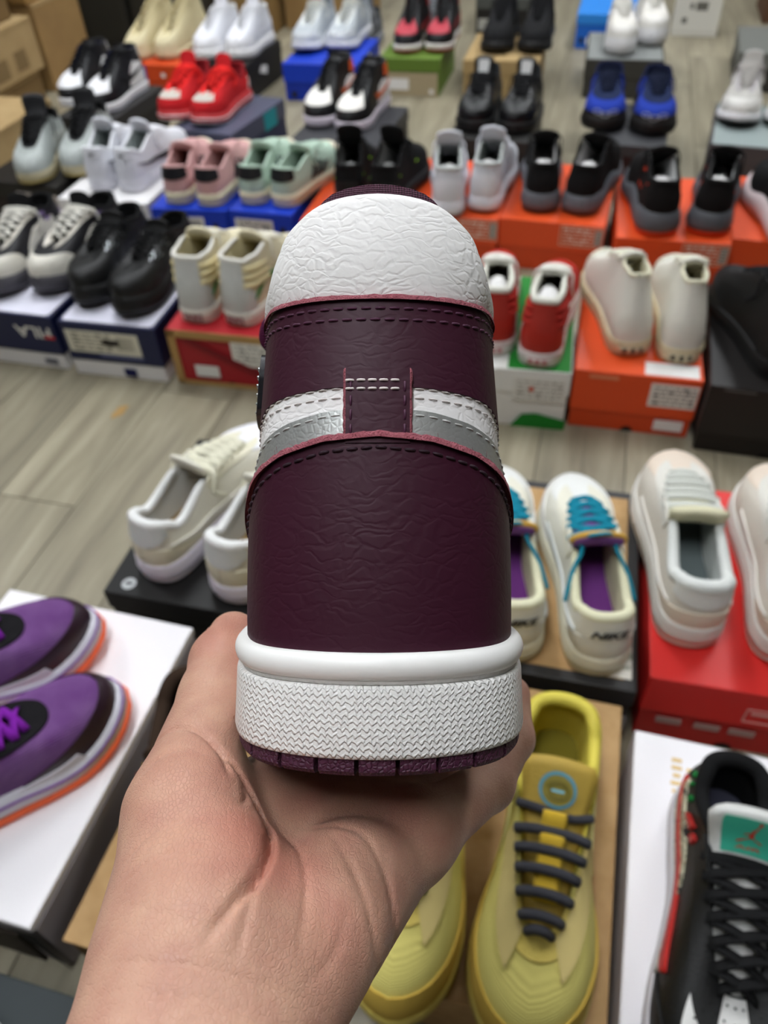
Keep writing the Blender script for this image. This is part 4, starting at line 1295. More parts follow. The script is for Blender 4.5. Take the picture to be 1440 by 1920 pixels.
ST['redAA'] = dict(name='high_top_shoe', geo=highgeo(collar=.098, dip=.096, eye=.104, ye=.35, open_w=0.112, sole_h=.03, sole_t=.026, flare=.003), upper=fabric('#dcd3b4'), mid=rubber('#dedace'), out=rubber('#d2cdbd'), lining=fabric('#c8bd96'), insole=fabric('#3d4a38'), collar=leather('#dcd9cf'), laces=fabric('#e0dbc8'), sole='cup', line=(rubber('#cfc9b8'), .8, .001),
    over=[('heel_counter', leather('#c3c5c0'), dict(v=.62, u=.22)), ('heel_strip', leather('#cbccc8'), dict(u=.11, v0=.3, v=.97)), ('ankle_ribs', leather('#ded0a0'), dict(n=3, z0=.082, dz=.0150)), ('wave_stripe', suede('#1f7a3c'), dict(off=.0026, dz=.006)), ('toe_cap', suede('#d8d0b4'), dict(u=.84)),
          ('heel_plate', rubber('#6c2432'), dict(w=.075, z0=.008, z1=.022, print=rubber('#c9b8b4')))], tgeo=dict(tl=.02))
ST['greenAB'] = dict(name='high_top_shoe', geo=highgeo(collar=.090, dip=.091, eye=.098, ye=.36, sole_h=.03, sole_t=.026, open_w=.088), upper=fabric('#b32b22'), mid=rubber('#ddd8d4'), out=rubber('#d5cfca'), lining=fabric('#d5d3c6'), tongue=fabric('#d5d3c6'), insole=fabric('#c2bbab'), collar=fabric('#d9d7cb'), laces=fabric('#e2e0d6'), line=(rubber('#b98b88'), .84, .001), roll=.0065,
    over=[('heel_counter', leather('#a82418', .45), dict(v=.60, u=.24)), ('heel_strip', suede('#a8352c'), dict(u=.10, v0=.4, v=.96)), ('ankle_ribs', fabric('#ad2f27'), dict(n=3, z0=.078, dz=.0130)), ('wave_stripe', leather('#d8d4cc'), dict(off=.0024)), ('toe_cap', suede('#ad2b22'), dict(u=.84)),
          ('heel_plate', rubber('#d8c6c2'), dict(w=.072, z0=.007, z1=.022, print=rubber('#a03038')))], tgeo=dict(tl=.006, tww=.9))
ST['orangeAC'] = dict(name='high_top_shoe', geo=highgeo(collar=.108, dip=.106, eye=.112, ye=.33, sole_h=.030, sole_t=.028, lean=.11, open_w=.068, bulge=.002), upper=leather('#d9d6ca', .55), mid=rubber('#d8cba8'), out=rubber('#b8a784'), lining=fabric('#d8d2b4'), collar=fabric('#dcd7bd'), laces=fabric('#e4e0cc'), line=(rubber('#c2b08a'), .86, .0016), roll=.004,
    over=[('heel_strip', leather('#d2cfc4', .55), dict(u=.05, v0=0, v=.97)), ('heel_counter', leather('#d5d2c6', .55), dict(v=.42, u=.2)), ('toe_cap', rubber('#dcd6c0'), dict(v=.55, u=.85)),
          ('heel_plate', rubber('#cbbf9f'), dict(w=.085, z0=.006, z1=.022, print=rubber('#2b2723')))], tgeo=dict(tl=.012, tww=.8), lgeo=dict(ends=False))
ST['blackAD'] = dict(name='high_top_shoe', geo=highgeo(collar=.10, dip=.09, eye=.105, sole_h=.034), upper=leather('#151414', .5), mid=rubber('#161515'), out=BLKR, lining=fabric('#161616'), laces=BLK,
    over=[('heel_counter', leather('#181716', .45)), ('heel_tab', leather('#1b1a1a', .4)), ('eyestay', leather('#191818')), ('toe_guard', leather('#181717')), ('pull_loop', fabric('#8f9092'), dict(h=.012))])
# first row
def grille(s, root, to):
    pass
ST['blackBA'] = dict(name='low_trainer', geo=lowgeo(collar=.066, dip=.046, eye=.076, sole_h=.034, sole_t=.030, flare=.004, open_w=0.100, tw=.030, bw=1.02), upper=leather('#dedacb'), mid=rubber('#dcd6e0'), out=rubber('#d6cfd8'), lining=fabric('#e2e2de'), insole=fabric('#9a7f52'), collar=leather('#e6e6e4'), laces=fabric('#e2dfc9'), line=(rubber('#c9c3d0'), .45, .0018), roll=.0075,
    over=[('heel_counter', leather('#d9d3ba'), dict(v=.46, u=.34)), ('heel_tab', leather('#cdd0cd'), dict(v0=.46, u=.17, dip=.32, v=.99, off=.0026)), ('eyestay', leather('#ded9c2'), dict(off=.0022)), ('toe_guard', leather('#e6e4ea'), dict(v=.36, off=.002)), ('vamp', leather('#e8e8ee')),
          ('swoosh', leather('#e6e3d8'), dict(off=.0028, dz=.003, sc=1.05)), ('heel_strip', leather('#c8c2ac'), dict(u=.006, v0=.02, v=.46, off=.0022))], tgeo=dict(tl=.025), lgeo=dict(n=7, w=.0042),
    extra=tongue_tag(fabric('#26262a'), a=.9, w=.024, h=.014))
# white shoes with teal laces
TEAL = fabric('#1787a0')
def dunk_extra(s, root, to):
    n = 25
    b = np.linspace(-1, 1, n); a = 1 - .10 * np.abs(b) ** 6
    p = s.tongue_pt(a, b * .98)
    obj('tongue_edge', new_mesh('tongue_edge', *tube(p, .0042, 8)), suede('#cfa24a'), to)
    p = s.tongue_pt(np.full(9, .9), np.linspace(-.5, .5, 9))
    g = Geo()
    us = .52
    for sd in (1, -1):       # loose lace ends lying across the opening
        a0 = s.S(sd * us, .97)
        c = s.S(sd * .40, 1.0) + np.array([0, 0, .004])
        e = s.S(sd * .33, .80) + s.N(sd * .33, .8) * .006
        g.add(*tube(catmull([a0, a0 + np.array([-sd * .01, -.02, .008]), c, e], 8), .0026, 6, .6))
    g.add(*tube(catmull([s.S(.52, .97) + np.array([0, 0, .004]), s.tongue_pt(.95, .3) + np.array([0, -.004, .008]), s.tongue_pt(.95, -.3) + np.array([0, -.006, .008]), s.S(-.52, .97) + np.array([0, 0, .004])], 8), .0028, 6, .6))
    obj('loose_lace', g.mesh('loose_lace'), TEAL, root)
    q = np.linspace(0, 2 * math.pi, 17)[:-1]
ST['greyBB'] = dict(name='low_trainer', geo=lowgeo(collar=.060, dip=.044, eye=.070, sole_h=.034, sole_t=.028, flare=.004, open_w=0.103, tw=.031, bw=1.0), upper=leather('#dcdace'), mid=rubber('#d9d5c0'), out=rubber('#cdbf9a'), lining=fabric('#d9d5b4'), insole=fabric('#7c3f8e'), collar=leather('#dcd9b8'), laces=TEAL, tongue=fabric('#8a5aa6'), roll=.007,
    line=(rubber('#c9c4ac'), .5, .0016),
    over=[('heel_counter', leather('#d3d1c6'), dict(v=.55, u=.26)), ('heel_tab', leather('#dedcd0'), dict(v0=.50, u=.2, dip=.25, off=.0024)), ('eyestay', leather('#dfdccb'), dict(off=.0026, v=.66)), ('toe_guard', leather('#e6e5e2'), dict(v=.34, off=.002)), ('vamp', leather('#e2e3df')),
          ('swoosh', leather('#cfd3d2'), dict(off=.003, dz=.002)), ('text', mat('ink_black', '#1a1a1c', .7), dict(s='NIKE', size=.0135, v=.66, off=.0046, bold=.0007, sx=1.15, shear=.35, su=4.3, sv=15.0))],
    extra=dunk_extra, tgeo=dict(tl=.022, tww=1.2), lgeo=dict(n=6, w=.0036, lift=.009, ends=False))
# pale cream low trainers
ST['redBC'] = dict(name='low_trainer', geo=lowgeo(collar=.058, dip=.044, eye=.068, sole_h=.038, sole_t=.032, flare=.004, open_w=0.108, tw=.034, bw=1.06, hw=1.04), upper=leather('#d9d2c6'), mid=rubber('#dad7d0'), out=rubber('#c9c2b6'), lining=fabric('#d2d6d2'), insole=fabric('#6a7474'), collar=leather('#d8dad6'), laces=fabric('#d3d5cd'), tongue=fabric('#ded9b8'), roll=.009,
    line=(rubber('#c9c6c0'), .5, .0015),
    over=[('heel_counter', leather('#dccfbc'), dict(v=.42, u=.30)), ('heel_tab', leather('#d9d8d3'), dict(v0=.55, u=.16, dip=.2, off=.0024)), ('eyestay', leather('#d9d6cd'), dict(off=.0024, v=.68)), ('vamp', leather('#dfcfbe'), dict(v=.3)), ('swoosh', leather('#e3dfd8'), dict(off=.0026))],
    tgeo=dict(tl=.024, tww=1.15, thick=.011), lgeo=dict(n=6, w=.005, flat=.35, cross=False, u0=.56, ends=False))
# purple and orange runners
PUR = mat('purple_mesh', '#66337a', .75, 'weave', scale=160, bump=.8, color2='#7f5590', mixscale=22)
def purple_extra(s, root, to):
    fl = s.flare
    for sd in (1, -1):
        obj('rand_flash', new_mesh('rand_flash', *s.side_patch([(.52, .026), (.66, .024), (.80, .026)], [(.50, .030), (.64, .036), (.78, .040)], sd, .003, ncol=16, nrow=4)), rubber('#e3e0ea'), root)
ST['whiteBD'] = dict(name='running_shoe', geo=rungeo(collar=.064, dip=.044, eye=.066, sole_h=.034, sole_t=.026, wave=.006, flare=.007, spring=.016, tw=.034, yt=.68, ye=.36), upper=PUR, mid=rubber('#e0dfe8'), out=rubber('#f0683c'), lining=BLK, insole=BLK, collar=BLK, laces=fabric('#7d1f9e'), tongue=BLK, sole='run', tread=.011, roll=.008,
    over=[('toe_guard', mat('dark_film', '#2a1522', .4, None, scale=300, bump=.1), dict(v=.30, u=.60)), ('throat_band', fabric('#151316'), dict(u0=.46, v=.80, off=.003)), ('heel_counter', fabric('#3a1d4a'), dict(v=.7, u=.25))],
    extra=purple_extra, oflare=.006, line=(rubber('#7c3aa0'), .74, .003), lgeo=dict(n=7, w=.0045, lift=.008), tgeo=dict(tl=.02))
# yellow trainers
YEL = mat('yellow_mesh', '#d9cd72', .8, 'weave', scale=300, bump=.5); MUS = suede('#c3a44a'); YELL = leather('#cdb758', .6); PALE = suede('#cbb878')
ROPE = mat('grey_rope', '#4c4c54', .8, 'weave', scale=600, bump=.8)
def yellow_extra(s, root, to):
    # round badge: blue ring, olive disc, blue centre
    n = 32
    q = np.linspace(0, 2 * math.pi, n, endpoint=False)
    def disc(r, off, m, nm):
        v = np.vstack([np.stack([r * np.cos(q), r * np.sin(q)], -1), [[0, 0]]])
        p, f = s.tongue_flat(v, [(i, (i + 1) % n, n) for i in range(n)], .855, 6.0, 1 / (s.tw * 1.25), off)
        return obj(nm, new_mesh(nm, p, f), m, to)
    disc(.0165, .0022, rubber('#5b9fb5'), 'badge_ring'); disc(.0135, .0030, rubber('#8f8338'), 'badge_disc')
    w = np.array([(-.005, -.0012), (.005, -.0012), (.006, 0), (.005, .0012), (-.005, .0012), (-.006, 0)])
    p, f = s.tongue_flat(w, [(0, 1, 2, 3, 4, 5)], .855, 6.0, 1 / (s.tw * 1.25), .0036)
    obj('badge_mark', new_mesh('badge_mark', p, f), rubber('#8fd0dc'), to)
    g = Geo()
    for k in range(2):
        qq = np.linspace(.3, 2 * math.pi - .3, 18) if k == 0 else np.linspace(math.pi + .4, 3 * math.pi - .4, 18)
        r = .0085 if k == 0 else .0060
        v = np.stack([r * 1.1 * np.cos(qq), r * np.sin(qq)], -1)
        p, _ = s.tongue_flat(v, [], .855, 6.0, 1 / (s.tw * 1.25), .0034)
        g.add(*tube(p, .0006, 5))
    obj('badge_swirl', g.mesh('badge_swirl'), rubber('#756b28'), to)
    # yellow webbing strap down the middle of the tongue
    a = np.linspace(.20, .72, 22)
    p = s.tongue_pt(a, np.zeros_like(a)) + np.array([0, 0, .0085]) + np.outer(np.abs(np.sin((a - .2) / .56 * math.pi * 4)), [0, 0, .004])
    nn = s.tongue_n(a, np.zeros_like(a))
    obj('lace_strap', new_mesh('lace_strap', *tube(p, .0110, 8, .16, normal=nn)), mat('yellow_web', '#dcb52c', .6, 'weave', scale=500, bump=.5), root)
    # cord lock
    c = s.S(-.47 * s.side, .93) + s.N(-.47 * s.side, .93) * .012
    obj('cord_lock', box_mesh('cord_lock', c[0] - .010, c[0] + .010, c[1] - .006, c[1] + .006, c[2] - .006, c[2] + .007, .003), rubber('#3d3526', .4), root)
    path = catmull([s.S(.5, .95) + np.array([0, 0, .004]), s.tongue_pt(.74, .5) + np.array([0, 0, .006]), s.tongue_pt(.72, -.5) + np.array([0, 0, .006]), s.S(-.5, .95) + np.array([0, 0, .004])], 8)
    g = Geo(); g.add(*tube(path, .0040, 8))
    obj('top_cord', g.mesh('top_cord'), ROPE, root)
    for sd in (1, -1):      # long suede tabs beside the laces
        uu = np.linspace(.56, .92, 12)
        obj('lace_panel', new_mesh('lace_panel', *s.patch([(sd * u, .62 + .05 * math.sin(k)) for k, u in zip(np.linspace(0, math.pi, 12), uu)], [(sd * u, .93) for u in uu], .003, 20, 4)), PALE, root)
ST['cardBF'] = dict(name='yellow_trainer', geo=lowgeo(collar=.068, dip=.056, eye=.076, ye=.435, yt=.73, sole_h=.032, sole_t=.026, flare=.004, open_w=0.112, tw=.031, bw=1.08, zt=.046, tb=.052), upper=YEL, mid=rubber('#cdb95c'), out=rubber('#b49c44'), lining=fabric('#d3c14e'), insole=fabric('#7f7426'), collar=leather('#d6c64e', .6), laces=ROPE, tongue=leather('#b99b42', .6), roll=.0075,
    over=[('toe_guard', MUS, dict(v=.27, u=.56, off=.0022)), ('throat_band', YELL, dict(u0=.80, v=.80, off=.002)), ('heel_counter', YELL, dict(v=.6)), ('quarter', mat('pale_yellow_film', '#d8d28e', .5), dict(low=[(.22, .05), (.52, .052)], up=[(.24, .07), (.48, .066)]))],
    extra=yellow_extra, tgeo=dict(tl=.046, ta=.62, tww=1.3, thick=.008), lgeo=dict(n=6, w=.0046, flat=.9, cross=False, u0=.58, u1=.94, lift=.009, inset=.95, ends=False))
ST['cardBE'] = dict(name='yellow_trainer', geo=ST['cardBF']['geo'], upper=mat('pale_lime_mesh', '#cfc98a', .8, 'weave', scale=300, bump=.5), mid=rubber('#cfc48a'), out=rubber('#a08a4a'), lining=fabric('#2a2018'), insole=fabric('#2a2018'), collar=suede('#33251b'), laces=mat('orange_cord', '#e0562c', .8, 'weave', scale=600, bump=.8), tongue=suede('#3a2a1e'), roll=.009,
    over=[('toe_guard', suede('#b89a58'), dict(v=.3, u=.56)), ('throat_band', suede('#a4843c'), dict(u0=.5, v=.82)), ('heel_counter', suede('#3a2a1e'), dict(v=.9, u=.30)), ('eyestay', suede('#b08a40'), dict(off=.003))], lgeo=dict(n=7, w=.0032, flat=.9, lift=.008), tgeo=dict(tl=.03))
# black low trainer with teal tongue
def jumper_figure(s, root, to):
    WHTT = leather('#dcdcd8')
    w, h = .060, .052
    nx, ny = 9, 8
    def panel(w, h, a0, off, m, nm):
        X, Y = np.meshgrid(np.linspace(-w / 2, w / 2, nx), np.linspace(-h / 2, h / 2, ny), indexing='ij')
        v = np.stack([X.ravel(), Y.ravel()], -1)
        f = [(i * ny + j, (i + 1) * ny + j, (i + 1) * ny + j + 1, i * ny + j + 1) for i in range(nx - 1) for j in range(ny - 1)]
        p, f = s.tongue_flat(v, f, a0, 5.2, 1 / (s.tw * 1.2), off)
        return obj(nm, new_mesh(nm, p, f), m, to)
    pn = panel(.045, .040, .86, .0022, mat('teal_print', '#3fb89a', .5), 'tongue_panel')
    red = mat('red_print', '#c23a2a', .6)
    # spread-legged leaping figure, drawn as one outline per limb, head towards the toe-up reading direction
    parts = [[(-.0008, .003), (.0012, .003), (.0022, -.003), (-.0016, -.003)],               # trunk
             [(-.0016, -.0030), (.0003, -.0022), (-.0085, -.0085), (-.0095, -.0070)],       # leg
             [(.0022, -.0030), (.0003, -.0022), (.0078, -.0072), (.0085, -.0058)],          # leg
             [(.0004, .003), (.0014, .0028), (.0034, .0105), (.0024, .0108)],               # raised arm
             [(-.0008, .0026), (-.0004, .0014), (-.0048, -.0006), (-.0050, .0004)]]         # other arm
    g2 = [np.array(q) for q in parts]
    q = np.linspace(0, 2 * math.pi, 10, endpoint=False)
    g2.append(np.stack([.0006 + .0013 * np.cos(q), .0046 + .0013 * np.sin(q)], -1))
    g2.append(np.stack([.0034 + .0014 * np.cos(q), .0122 + .0014 * np.sin(q)], -1))
    g = Geo()
    for v in g2:
        v = v * 1.15 + np.array([0, .003])
        p, f = s.tongue_flat(v * np.array([1, 1]), [tuple(range(len(v)))], .86, 5.2, 1 / (s.tw * 1.2), .0034, flip=-1)
        g.add(p, f)
    obj('leaping_emblem', g.mesh('leaping_emblem', False), red, pn)
    v, f = text_geo('AIR', .0055, 0, .0001)
    v = v * np.array([2.6, 1]) + np.array([0, -.0125])
    p, f = s.tongue_flat(v, f, .86, 5.2, 1 / (s.tw * 1.2), .0034, flip=-1)
    obj('lettering', new_mesh('lettering', p, f, False), red, pn)
    # marbled collage on the quarter
    for sd in (1, -1):
        obj('collage_panel', new_mesh('collage_panel', *s.side_patch([(.10, .032), (.3, .032), (.50, .032)], [(.10, .075), (.24, .070), (.44, .058)], sd, .0022, ncol=24, nrow=8)),
            collage_mat(), root)
        obj('side_swoosh', new_mesh('side_swoosh', *s.side_patch([(a, b) for a, b in SW_LOW], [(a, b + .004) for a, b in SW_UP], sd, .0036, ncol=28, nrow=4)), leather('#b3251f'), root)
        obj('white_flash', new_mesh('white_flash', *s.side_patch([(.62, .034), (.66, .034)], [(.56, .040), (.60, .044)], sd, .0036, ncol=4, nrow=4)), leather('#c9c7bd'), root)
def collage_mat():
    if 'collage' in MATS:
        return MATS['collage']
    m = bpy.data.materials.new('collage'); m.use_nodes = True
    nt = m.node_tree; b = nt.nodes['Principled BSDF']; b.inputs['Roughness'].default_value = .6
    tc = nt.nodes.new('ShaderNodeTexCoord')
    n = nt.nodes.new('ShaderNodeTexNoise'); n.inputs['Scale'].default_value = 95; n.inputs['Detail'].default_value = 5; n.inputs['Distortion'].default_value = 1.2
    nt.links.new(tc.outputs['Object'], n.inputs['Vector'])
    r = nt.nodes.new('ShaderNodeValToRGB'); r.color_ramp.interpolation = 'CONSTANT'
    cols = [(0, '#16181a'), (.44, '#cfc9ad'), (.53, '#2b3a2e'), (.56, '#b8ad8e'), (.62, '#8f3a34')]
    e = r.color_ramp.elements
    e[0].position = 0; e[0].color = lin(cols[0][1]); e[1].position = cols[1][0]; e[1].color = lin(cols[1][1])
    for p, c in cols[2:]:
        x = e.new(p); x.color = lin(c)
    nt.links.new(n.outputs['Fac'], r.inputs['Fac']); nt.links.new(r.outputs['Color'], b.inputs['Base Color'])
    MATS['collage'] = m
    return m
ST['whiteBG'] = dict(name='low_trainer', geo=lowgeo(collar=.070, dip=.058, eye=.086, ye=.36, yt=.70, sole_h=.032, sole_t=.027, flare=.004, tw=.031, open_w=0.100, bw=1.14, hw=1.06), upper=leather('#131313', .55), mid=rubber('#d6d3da'), out=rubber('#c9c6ce'), lining=BLK, insole=fabric('#3a3a48'), collar=BLK, laces=fabric('#161617'), tongue=leather('#d8d8d4'), roll=.008,
    over=[('vamp', leather('#dad9d6'), dict(v=.36, u=.82)), ('toe_dots', mat('hole_dark', '#0c0a09', .9), dict(off=.0022)), ('eyestay', leather('#151515', .6), dict(v=.66, off=.0026)), ('toe_guard', leather('#141414', .6), dict(v=.30, off=.002)), ('heel_counter', leather('#151515'), dict(v=.6)),
          ('patches', fabric('#1f7a3a'), dict(n=5, seed=6, u=(.16, .34), v=(.74, .86), size=.03, dv=.1, name='green_fleck', off=.003)), ('patches', leather('#a8231f'), dict(n=4, seed=7, u=(.22, .44), v=(.6, .8), size=.05, dv=.12, name='red_fleck', off=.0032))],
    extra=jumper_figure, lgeo=dict(n=7, w=.0052, flat=.35, lift=.008, ends=False), tgeo=dict(tl=.04, tww=1.35, thick=.009))
ST['slateBH'] = dict(name='low_trainer', geo=lowgeo(), upper=leather('#dcdce2'), mid=WHTR, out=WHTR, lining=fabric('#22345e'), laces=fabric('#dcdce2'),
    over=[('heel_counter', leather('#1f3768'), dict(v=.8)), ('eyestay', leather('#1f3768')), ('toe_guard', leather('#e2e2e8'))])

for k_ in ('orangeB', 'blackC', 'darkD', 'navyE', 'blueF', 'darkG', 'greenH', 'tanI', 'blackJ', 'greyK', 'darkL', 'greyN'):
    ST[k_]['geo'] = dict(ST[k_]['geo'], bw=1.1, hw=1.05)
for k_ in ('orangeU', 'orangeV', 'orangeW', 'greenAB', 'orangeT'):
    ST[k_]['stuffing'] = mat('tissue_paper', '#dcdad8', .85, None, scale=150, bump=.6) if k_ != 'orangeT' else mat('grey_tissue', '#8d8d8b', .85, None, scale=150, bump=.6)
for k_ in ('filaY', 'filaZ', 'orangeT', 'orangeU', 'orangeV', 'orangeW', 'greenAB', 'orangeAC', 'blackAD'):
    ST[k_]['geo'] = dict(ST[k_]['geo'], bw=.93, hw=.97, flare=min(ST[k_]['geo'].get('flare', .003), .005))
for k_, g_ in (('darkL', dict(bw=1.18, hw=1.3, open_w=.12)), ('tanI', dict(bw=1.14, hw=1.25, open_w=.12)), ('blackJ', dict(bw=1.16, hw=1.25, open_w=.115)), ('greenH', dict(bw=1.12, hw=1.2)),
               ('orangeW', dict(hw=1.06, flare=.009)), ('orangeV', dict(hw=1.04, flare=.007)), ('orangeAC', dict(hw=1.04, bw=1.0)), ('greenAB', dict(hw=1.05))):
    ST[k_]['geo'] = dict(ST[k_]['geo'], **g_)
DESC = {
 'orangeB': ('cream suede ankle boot on the orange box', 'cream ankle boots'), 'blackC': ('chunky all-white leather trainer on the black box', 'chunky white trainers'),
 'darkD': ('black high-top with white toe and royal blue heel', 'black and royal high-tops'), 'navyE': ('bright red running shoe with thick red laces on the navy box', 'red running shoes'),
 'blueF': ('silver-white mesh running shoe on the bright blue box', 'silver running shoes'), 'darkG': ('black high-top with white toe and orange ankle band', 'black and orange high-tops'),
 'greenH': ('black high-top with dusty red toe cap on the moss green box', 'black and red high-tops'), 'tanI': ('matt black mesh trainer on the tan cardboard box', 'matt black trainers'),
 'blackJ': ('glossy black shoe with a silver tongue tab', 'glossy black shoes'), 'greyK': ('white trainer with a thick platform sole on the grey-topped box', 'white platform trainers'),
 'darkL': ('royal blue running shoe with black sole and ring marks on the toe', 'blue running shoes'), 'greyN': ('white and grey running shoe on the slate grey box', 'white and grey running shoes'),
 'darkP': ('grey leather low shoe with a black tongue, beside the cartons', 'grey shoes with black tongues'), 'whiteQ': ('white low trainer with a black swoosh on the plain white box', 'white shoes with black swoosh'),
 'blueR': ('pink suede shoe with black heel tab on the royal blue box', 'pink shoes'), 'blueS': ('mint green suede shoe with black heel tab on the royal blue box', 'mint shoes'),
 'orangeT': ('black running shoe with lime green flecks on an orange box', 'black lime-flecked shoes'), 'orangeU': ('white mesh trainer with grey lining on an orange box', 'white mesh trainers'),
 'orangeV': ('black running shoe with wavy grey sole and black tread', 'black shoes with grey soles'), 'orangeW': ('black running shoe with wavy grey sole and orange tread', 'black shoes with orange tread'),
 'orangeX': ('black shoe with pale pink wavy sole', None), 'filaY': ('white and black chunky trainer with purple flashes', 'white black and purple trainers'),
 'filaZ': ('all-black chunky trainer with silver eyelets on the navy box', 'black chunky trainers'), 'redAA': ('cream padded high-top with a green side stripe', 'cream high-tops'),
 'greenAB': ('red high-top with white collar and white sole', 'red high-tops'), 'orangeAC': ('plain white high-top with cream sole on the orange box with stickers', 'white high-tops'),
 'blackAD': ('black leather high-top on the large black box', 'black high-tops'), 'blackBA': ('cream-white low trainer with tan insole on the black box', 'cream-white low trainers'),
 'greyBB': ('white low shoe with teal laces and mustard-edged purple tongue', 'white shoes with teal laces'), 'redBC': ('pale cream low trainer with grey insole on the bright red box', 'pale cream trainers'),
 'cardBF': ('yellow mesh trainer with grey rope laces and a round blue badge', 'yellow trainers'), 'whiteBD': ('purple mesh running shoe with black collar and orange sole', 'purple running shoes'),
 'whiteBG': ('black and white low trainer with teal tongue panel and red swoosh', None), 'cardBE': ('pale yellow shoe with brown collar and orange cord laces', None), 'slateBH': ('white and navy low shoe at the edge of the slate box', None),
}
seen = {}
cnt = {}
for k, *_ in SHOES:
    cnt[k] = cnt.get(k, 0) + 1
for key, x, y, rot, L in SHOES:
    i = seen.get(key, 0); seen[key] = i + 1
    desc, grp = DESC[key]
    rr = (rot + 180) % 360 - 180
    facing_cam = abs(rr) > 100
    if cnt[key] == 2:
        left_foot = (i == 1) if facing_cam else (i == 0)
    else:
        left_foot = facing_cam
    side = -1 if left_foot else 1
    lab = ('left-foot ' if left_foot else 'right-foot ') + desc if cnt[key] == 2 else desc
    build_shoe(ST[key], lab, key, x, y, rot, L, side, 'pair of ' + grp if grp else None)

# ================================================================== cartons, cases and odd boxes at the back
CARD1 = mat('carton_card', '#9a7a4a', .85, None, scale=60, bump=.1, color2='#8f7044', mixscale=12)
CARD2 = mat('carton_card_pale', '#ab9165', .85, None, scale=60, bump=.1, color2='#a0855a', mixscale=12)
CARD3 = mat('carton_card_overhang_shade', '#735a33', .85, None, scale=60, bump=.1)  # shade under the jutting cartons, put into the card colour
DARKC = mat('dark_case', '#2a2822', .6, None, scale=40, bump=.05)
def carton(label, rx, ry, z0, w, l, h, m, tape=True, tagpos=None, edge=None, name='carton', cat='carton', ref='fr', rot=-16.5):
    """rx, ry = far right corner ('fr') or near left corner ('nl') on the floor"""
    a = math.radians(rot)
    ex = Vector((math.cos(a), math.sin(a), 0)); ey = Vector((-math.sin(a), math.cos(a), 0))
    p = Vector((rx, ry, 0))
    if ref == 'fr':
        p = p - ex * w - ey * l
    p.z = z0
    t = thing(name, label, cat, p, a, 'cartons at the back')
    d = (w, l, h)
    obj('body', box_mesh('body', 0, w, 0, l, 0, h, .004), m, t)
    if tape:
        obj('flap_edge', box_mesh('flap_edge', w - .0005, w + .0015, .004, l - .004, h - .014, h - .002, .0005), edge or CARD2, t)
        plate(t, 'tape', d, 't', w / 2, l / 2, .05, l * .98, mat('parcel_tape', '#a98c5c', .35), .0008)
    if tagpos:
        for (yy, zz, pw, ph) in tagpos:
            plate(t, 'printed_label', d, 'r', yy, zz, pw, ph, mat('carton_print', '#7c6540', .8), .001)
    return t
fx, fy = -1.075, 3.565
carton('lower brown carton of the far stack with a folded top edge', fx, fy, 0, .55, .30, .285, CARD1)
carton('upper brown carton of the far stack beside the dark cases', fx - .012, fy - .004, .2855, .55, .30, .34, mat('carton_card_warm', '#97743f', .85, None, scale=60, bump=.1))
nx_, ny_ = -1.155, 3.22
carton('flat carton with overhang shade in its colour at the bottom of the near stack', nx_ - .02, ny_ - .02, 0, .5, .34, .10, CARD3)
carton('brown carton with printed labels in the near stack', nx_, ny_, .1005, .52, .36, .165, CARD2, tagpos=[(.24, .055, .07, .06), (.12, .05, .08, .06)])
carton('recessed carton with shade in its colour between the two labelled cartons', nx_ - .05, ny_ - .03, .266, .5, .33, .12, CARD3)
carton('pale brown carton with a dark stamp on top of the near stack', nx_ - .03, ny_ - .02, .3865, .52, .36, .22, CARD2, tagpos=[(.25, .03, .035, .03), (.22, .09, .10, .05)])
carton('low brown carton on the floor behind the grey shoes with black tongues', -1.015, 2.785, 0, .42, .55, .12, CARD2)
for i, (x, y, w, h, lb) in enumerate(((-1.44, 3.97, .50, 1.0, 'tall dark case beside the carton stack'), (-.945, 3.822, .33, .98, 'tall dark case behind the cream ankle boots'))):
    a = math.radians(-16.5)
    t = thing('storage_case', lb, 'case', (x, y, 0), a, 'tall dark cases')
    obj('body', box_mesh('body', 0, w - .006, 0, .45, 0, h, .004), DARKC, t)
    obj('front_panel', box_mesh('front_panel', .015, w - .02, -.004, .002, .03, h - .03, .002), mat('dark_case_panel', '#302e27', .55), t)
    g = Geo(); g.add(*tube([(w - .05, -.012, .5), (w - .05, -.02, .52), (w - .05, -.02, .6), (w - .05, -.012, .62)], .004, 8))
    obj('handle', g.mesh('handle'), mat('dark_metal', '#1a1a18', .4), t)
carton('brown carton behind the chunky white trainers', -.585, 3.862, 0, .20, .35, .30, mat('carton_card_shade', '#8a6c3c', .85, None, scale=60, bump=.1), ref='nl')
carton('brown carton behind the silver running shoes', -.315, 4.00, 0, .36, .30, .30, CARD1, ref='nl')
carton('dark brown carton standing alone by the right wall side', 1.69, 3.66, 0, .3, .3, .3, mat('carton_maroon', '#5a3a24', .8), ref='nl')
# white upright box with unreadable print
a = math.radians(-18)
t = thing('shoe_box', 'white upright box with dark printed marks on its front', 'box', (1.278, 3.563, 0), a)
d = (.175, .14, .33)
obj('body', box_mesh('body', 0, d[0], 0, d[1], 0, d[2], .002), paper('#d9d6cc'), t)
for (x, z, w, h) in ((.10, .105, .045, .030), (.062, .105, .014, .02), (.042, .055, .02, .02), (.055, .175, .028, .018)):
    plate(t, 'printed_mark', d, 'f', x, z, w, h, paper('#8c897f' if z > .15 else '#6a675f'))
plate(t, 'bottom_band', d, 'f', d[0] / 2, .016, d[0] * .98, .003, paper('#c3bfb2'))
